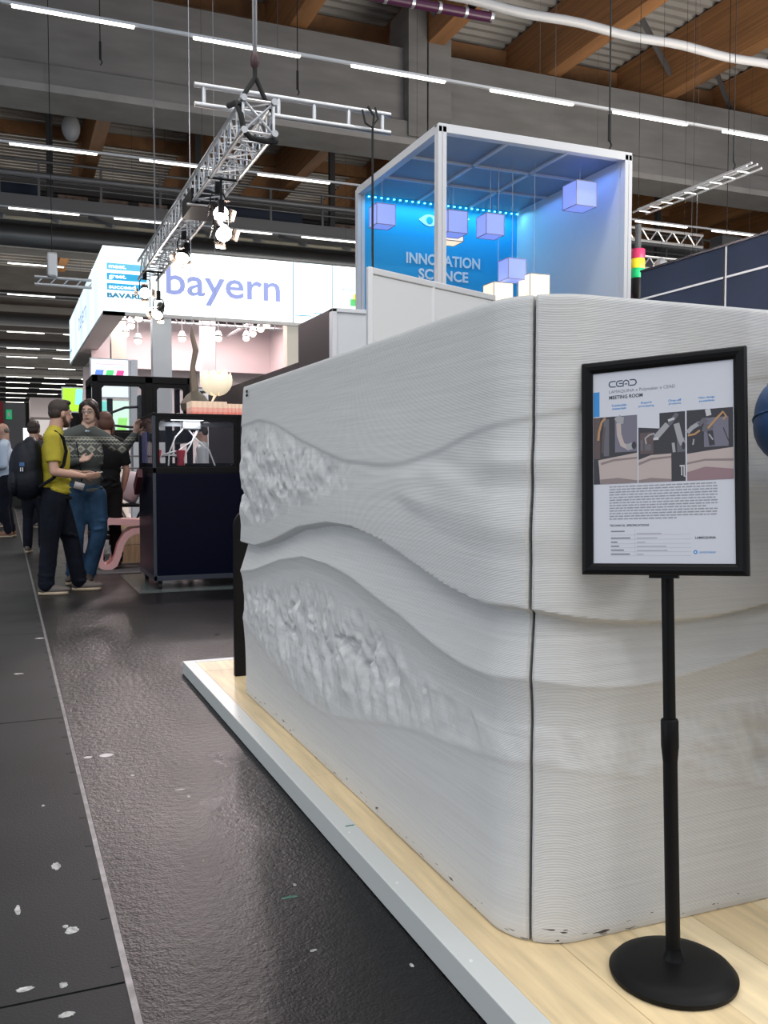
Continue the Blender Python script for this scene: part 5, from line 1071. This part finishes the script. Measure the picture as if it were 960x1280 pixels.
# man in the sweater, facing the camera, arm stretched out to the machine
J2 = dict(head=(.03, .05, 1.70), neck=(-.0, .02, 1.53), head_yaw=-.45, head_pitch=.12, chest=(0, 0, 1.28), pelvis=(0, -.01, .93), hem=(.0, -.0, .87),
          shoulder=((-.0, .19, 1.44), (0.0, -.19, 1.44)), elbow=((.04, .37, 1.33), (.06, -.25, 1.17)), wrist=((.16, .47, 1.49), (.22, -.08, 1.22)),
          hdir=((.25, .15, 1), (.3, .9, .25)), hn=((.9, .4, -.2), (.5, -.1, .6)), curl=(.55, .8),
          hip=((0, .09, .87), (0, -.09, .87)), knee=((.06, .12, .50), (.03, -.10, .49)), ankle=((-.02, .02, .09), (-.08, -.11, .09)), toe=((.2, -.0, 0), (.12, -.2, 0)))
p2, hx2 = person((.735, 9.62, .001), -math.pi / 2 + .05, J2, 'long-haired man with glasses in a patterned grey sweater and blue jeans, reaching to the machine', dict(top=sw_, legs=bluej, loose=1.16, collar=ltbl, shoe=mat('shoe_dark_brown', (.05, .035, .03), .6)), dict(style='fringe', mat=mat('dark_brown_hair', (.03, .017, .013), .5)), skinm=skin2, scale=1.0)
gm = mat('glasses_wire', (.12, .12, .12), .3, .8)
for s in (-1, 1): MB().path([hx2((.098, s * .030 + .022 * math.cos(a), .010 + .016 * math.sin(a))) for a in np.linspace(0, 2 * math.pi, 15)], .0022, 6).build2('glasses', gm, p2)
MB().path([hx2((.102, -.008, .014)), hx2((.102, .008, .014))], .002, 6).build2('glasses', gm, p2)
MB().path([(.13, -.09, 1.40), (.15, -.06, 1.15), (.16, -.05, 1.02)], .006, 6).build2('lanyard', blk, p2)
MB().prism([(0, 0), (.09, 0), (.09, .065), (0, .065)], (.155, -.13, .955), (0, 1, -.3), (0, .3, 1), .004).build2('badge', mat('badge_white', (.65, .6, .6), .5), p2)
JS = lambda lean=0, arm=.0: dict(head=(.02 + lean, 0, 1.66), neck=(-.01 + lean, 0, 1.49), chest=(lean * .6, 0, 1.25), pelvis=(0, 0, .92), hem=(0, 0, .88),
          shoulder=((lean, .18, 1.41), (lean, -.18, 1.41)), elbow=((.0, .24, 1.12), (0, -.24, 1.12)), wrist=((.12, .20, .90), (.10, -.22, .88)), hdir=((.3, 0, -1), (.3, 0, -1)), hn=((0, -1, 0), (0, 1, 0)),
          hip=((0, .09, .87), (0, -.09, .87)), knee=((.03, .10, .48), (.02, -.10, .48)), ankle=((-.02, .10, .09), (-.04, -.11, .09)), toe=((.2, .12, 0), (.2, -.12, 0)))
person((1.07, 11.0, .005), math.pi * .55, JS(), 'auburn-haired person in black top and trousers, mostly hidden behind the man in the sweater', dict(top=blk, legs=blk, sleeve=.8), dict(style='long', mat=redh), vox=.016)
J4 = JS(.03); J4['wrist'] = ((.25, .12, 1.08), (.26, -.12, 1.06)); J4['hdir'] = ((1, -.3, .2), (1, .3, .2)); J4['head_pitch'] = .3
person((.03, 16.6, .001), math.pi * .95, J4, 'balding man in a light blue shirt and dark trousers at the left edge', dict(top=ltbl, legs=darkj, shoe=mat('tan_shoe', (.20, .09, .05), .6)), dict(style='bald', mat=greyh), vox=.02, scale=1.06, parts=False)
person((.37, 13.4, .001), math.pi * .4, JS(), 'dark-haired person in dark clothes standing behind the navy backpack', dict(top=mat('charcoal_cotton', (.03, .03, .035), .8), legs=darkj), dict(style='short', mat=brownh), vox=.02, parts=False)
person((-.15, 19.5, .001), math.pi * 1.2, JS(), 'person in a white jacket and dark trousers beyond the balding man', dict(top=mat('white_cotton', (.55, .56, .58), .8), legs=darkj), dict(style='short', mat=brownh), vox=.025, parts=False)
person((.62, 19.0, .001), math.pi * .6, JS(), 'dark-clothed person standing far back between the two nearest men', dict(top=blk, legs=darkj), dict(style='short', mat=redh), vox=.025, parts=False)
J6 = JS(.05); J6['wrist'] = ((.3, .1, 1.15), (.3, -.1, 1.12)); J6['hdir'] = ((1, -.3, 0), (1, .3, 0)); J6['head_pitch'] = .25
person((2.75, 13.6, .001), math.pi * .9, J6, 'person in a white shirt seen through the machine glass, bending over', dict(top=mat('white_shirt', (.6, .6, .62), .8), legs=darkj), dict(style='short', mat=brownh), vox=.02, parts=False)
# person at the right edge in a quilted blue jacket (only the bent elbow is in the picture)
J7 = JS(); J7['elbow'] = ((.0, .26, 1.13), (-.02, -.355, 1.145)); J7['wrist'] = ((.12, .22, .90), (.17, -.10, 1.27)); J7['hdir'] = ((.2, 0, -1), (.6, .5, .5)); J7['shoulder'] = ((0, .19, 1.44), (0, -.19, 1.43))
qb = mat('quilted_blue', (.022, .075, .20), .5); qs = mat('quilt_seam', (.06, .14, .30), .6)
p7, _ = person((1.835, 1.425, PZ + .001), -math.pi / 2, J7, 'person in a quilted blue jacket at the right edge, only the bent elbow showing', dict(top=qb, legs=darkj, sleeve=0.1), dict(style='short', mat=brownh), vox=.012)
for i in (0, 1):
    a_, b_, c_ = (Vector(J7[k][i]) for k in ('shoulder', 'elbow', 'wrist')); pts, rad = [], []
    cen = [a_.lerp(b_, t) for t in np.linspace(0, .86, 20)] + [b_ * (.25 * (1 - t)) * 0 + (a_.lerp(b_, .86)).lerp(b_, 1 - (1 - t) ** 2).lerp(b_.lerp(c_, .18), t * t) for t in np.linspace(.1, 1, 9)] + [b_.lerp(c_, t) for t in np.linspace(.22, .95, 16)]
    L = 0
    for k, q in enumerate(cen):
        if k: L += (q - cen[k - 1]).length
        pts.append(q); rad.append(.070 + .010 * abs(math.sin(math.pi * L / .062 + .5)) ** .5 - (.012 * max(0, (k - 30) / 15)))
    o = MB().path(pts, rad, 20).build2('quilted_sleeve', qb, p7); su = o.modifiers.new('s', 'SUBSURF'); su.levels = su.render_levels = 1
    for k in range(1, len(pts) - 1):
        if rad[k] < rad[k - 1] and rad[k] <= rad[k + 1]:
            d = (pts[k + 1] - pts[k - 1]).normalized(); u = d.cross(Vector((1, 0, 0))).normalized(); v = d.cross(u)
            MB().path([pts[k] + (u * math.cos(t) + v * math.sin(t)) * (rad[k] + .001) for t in np.linspace(0, 2 * math.pi, 25)], .0018, 5).build2('seam', qs, o)
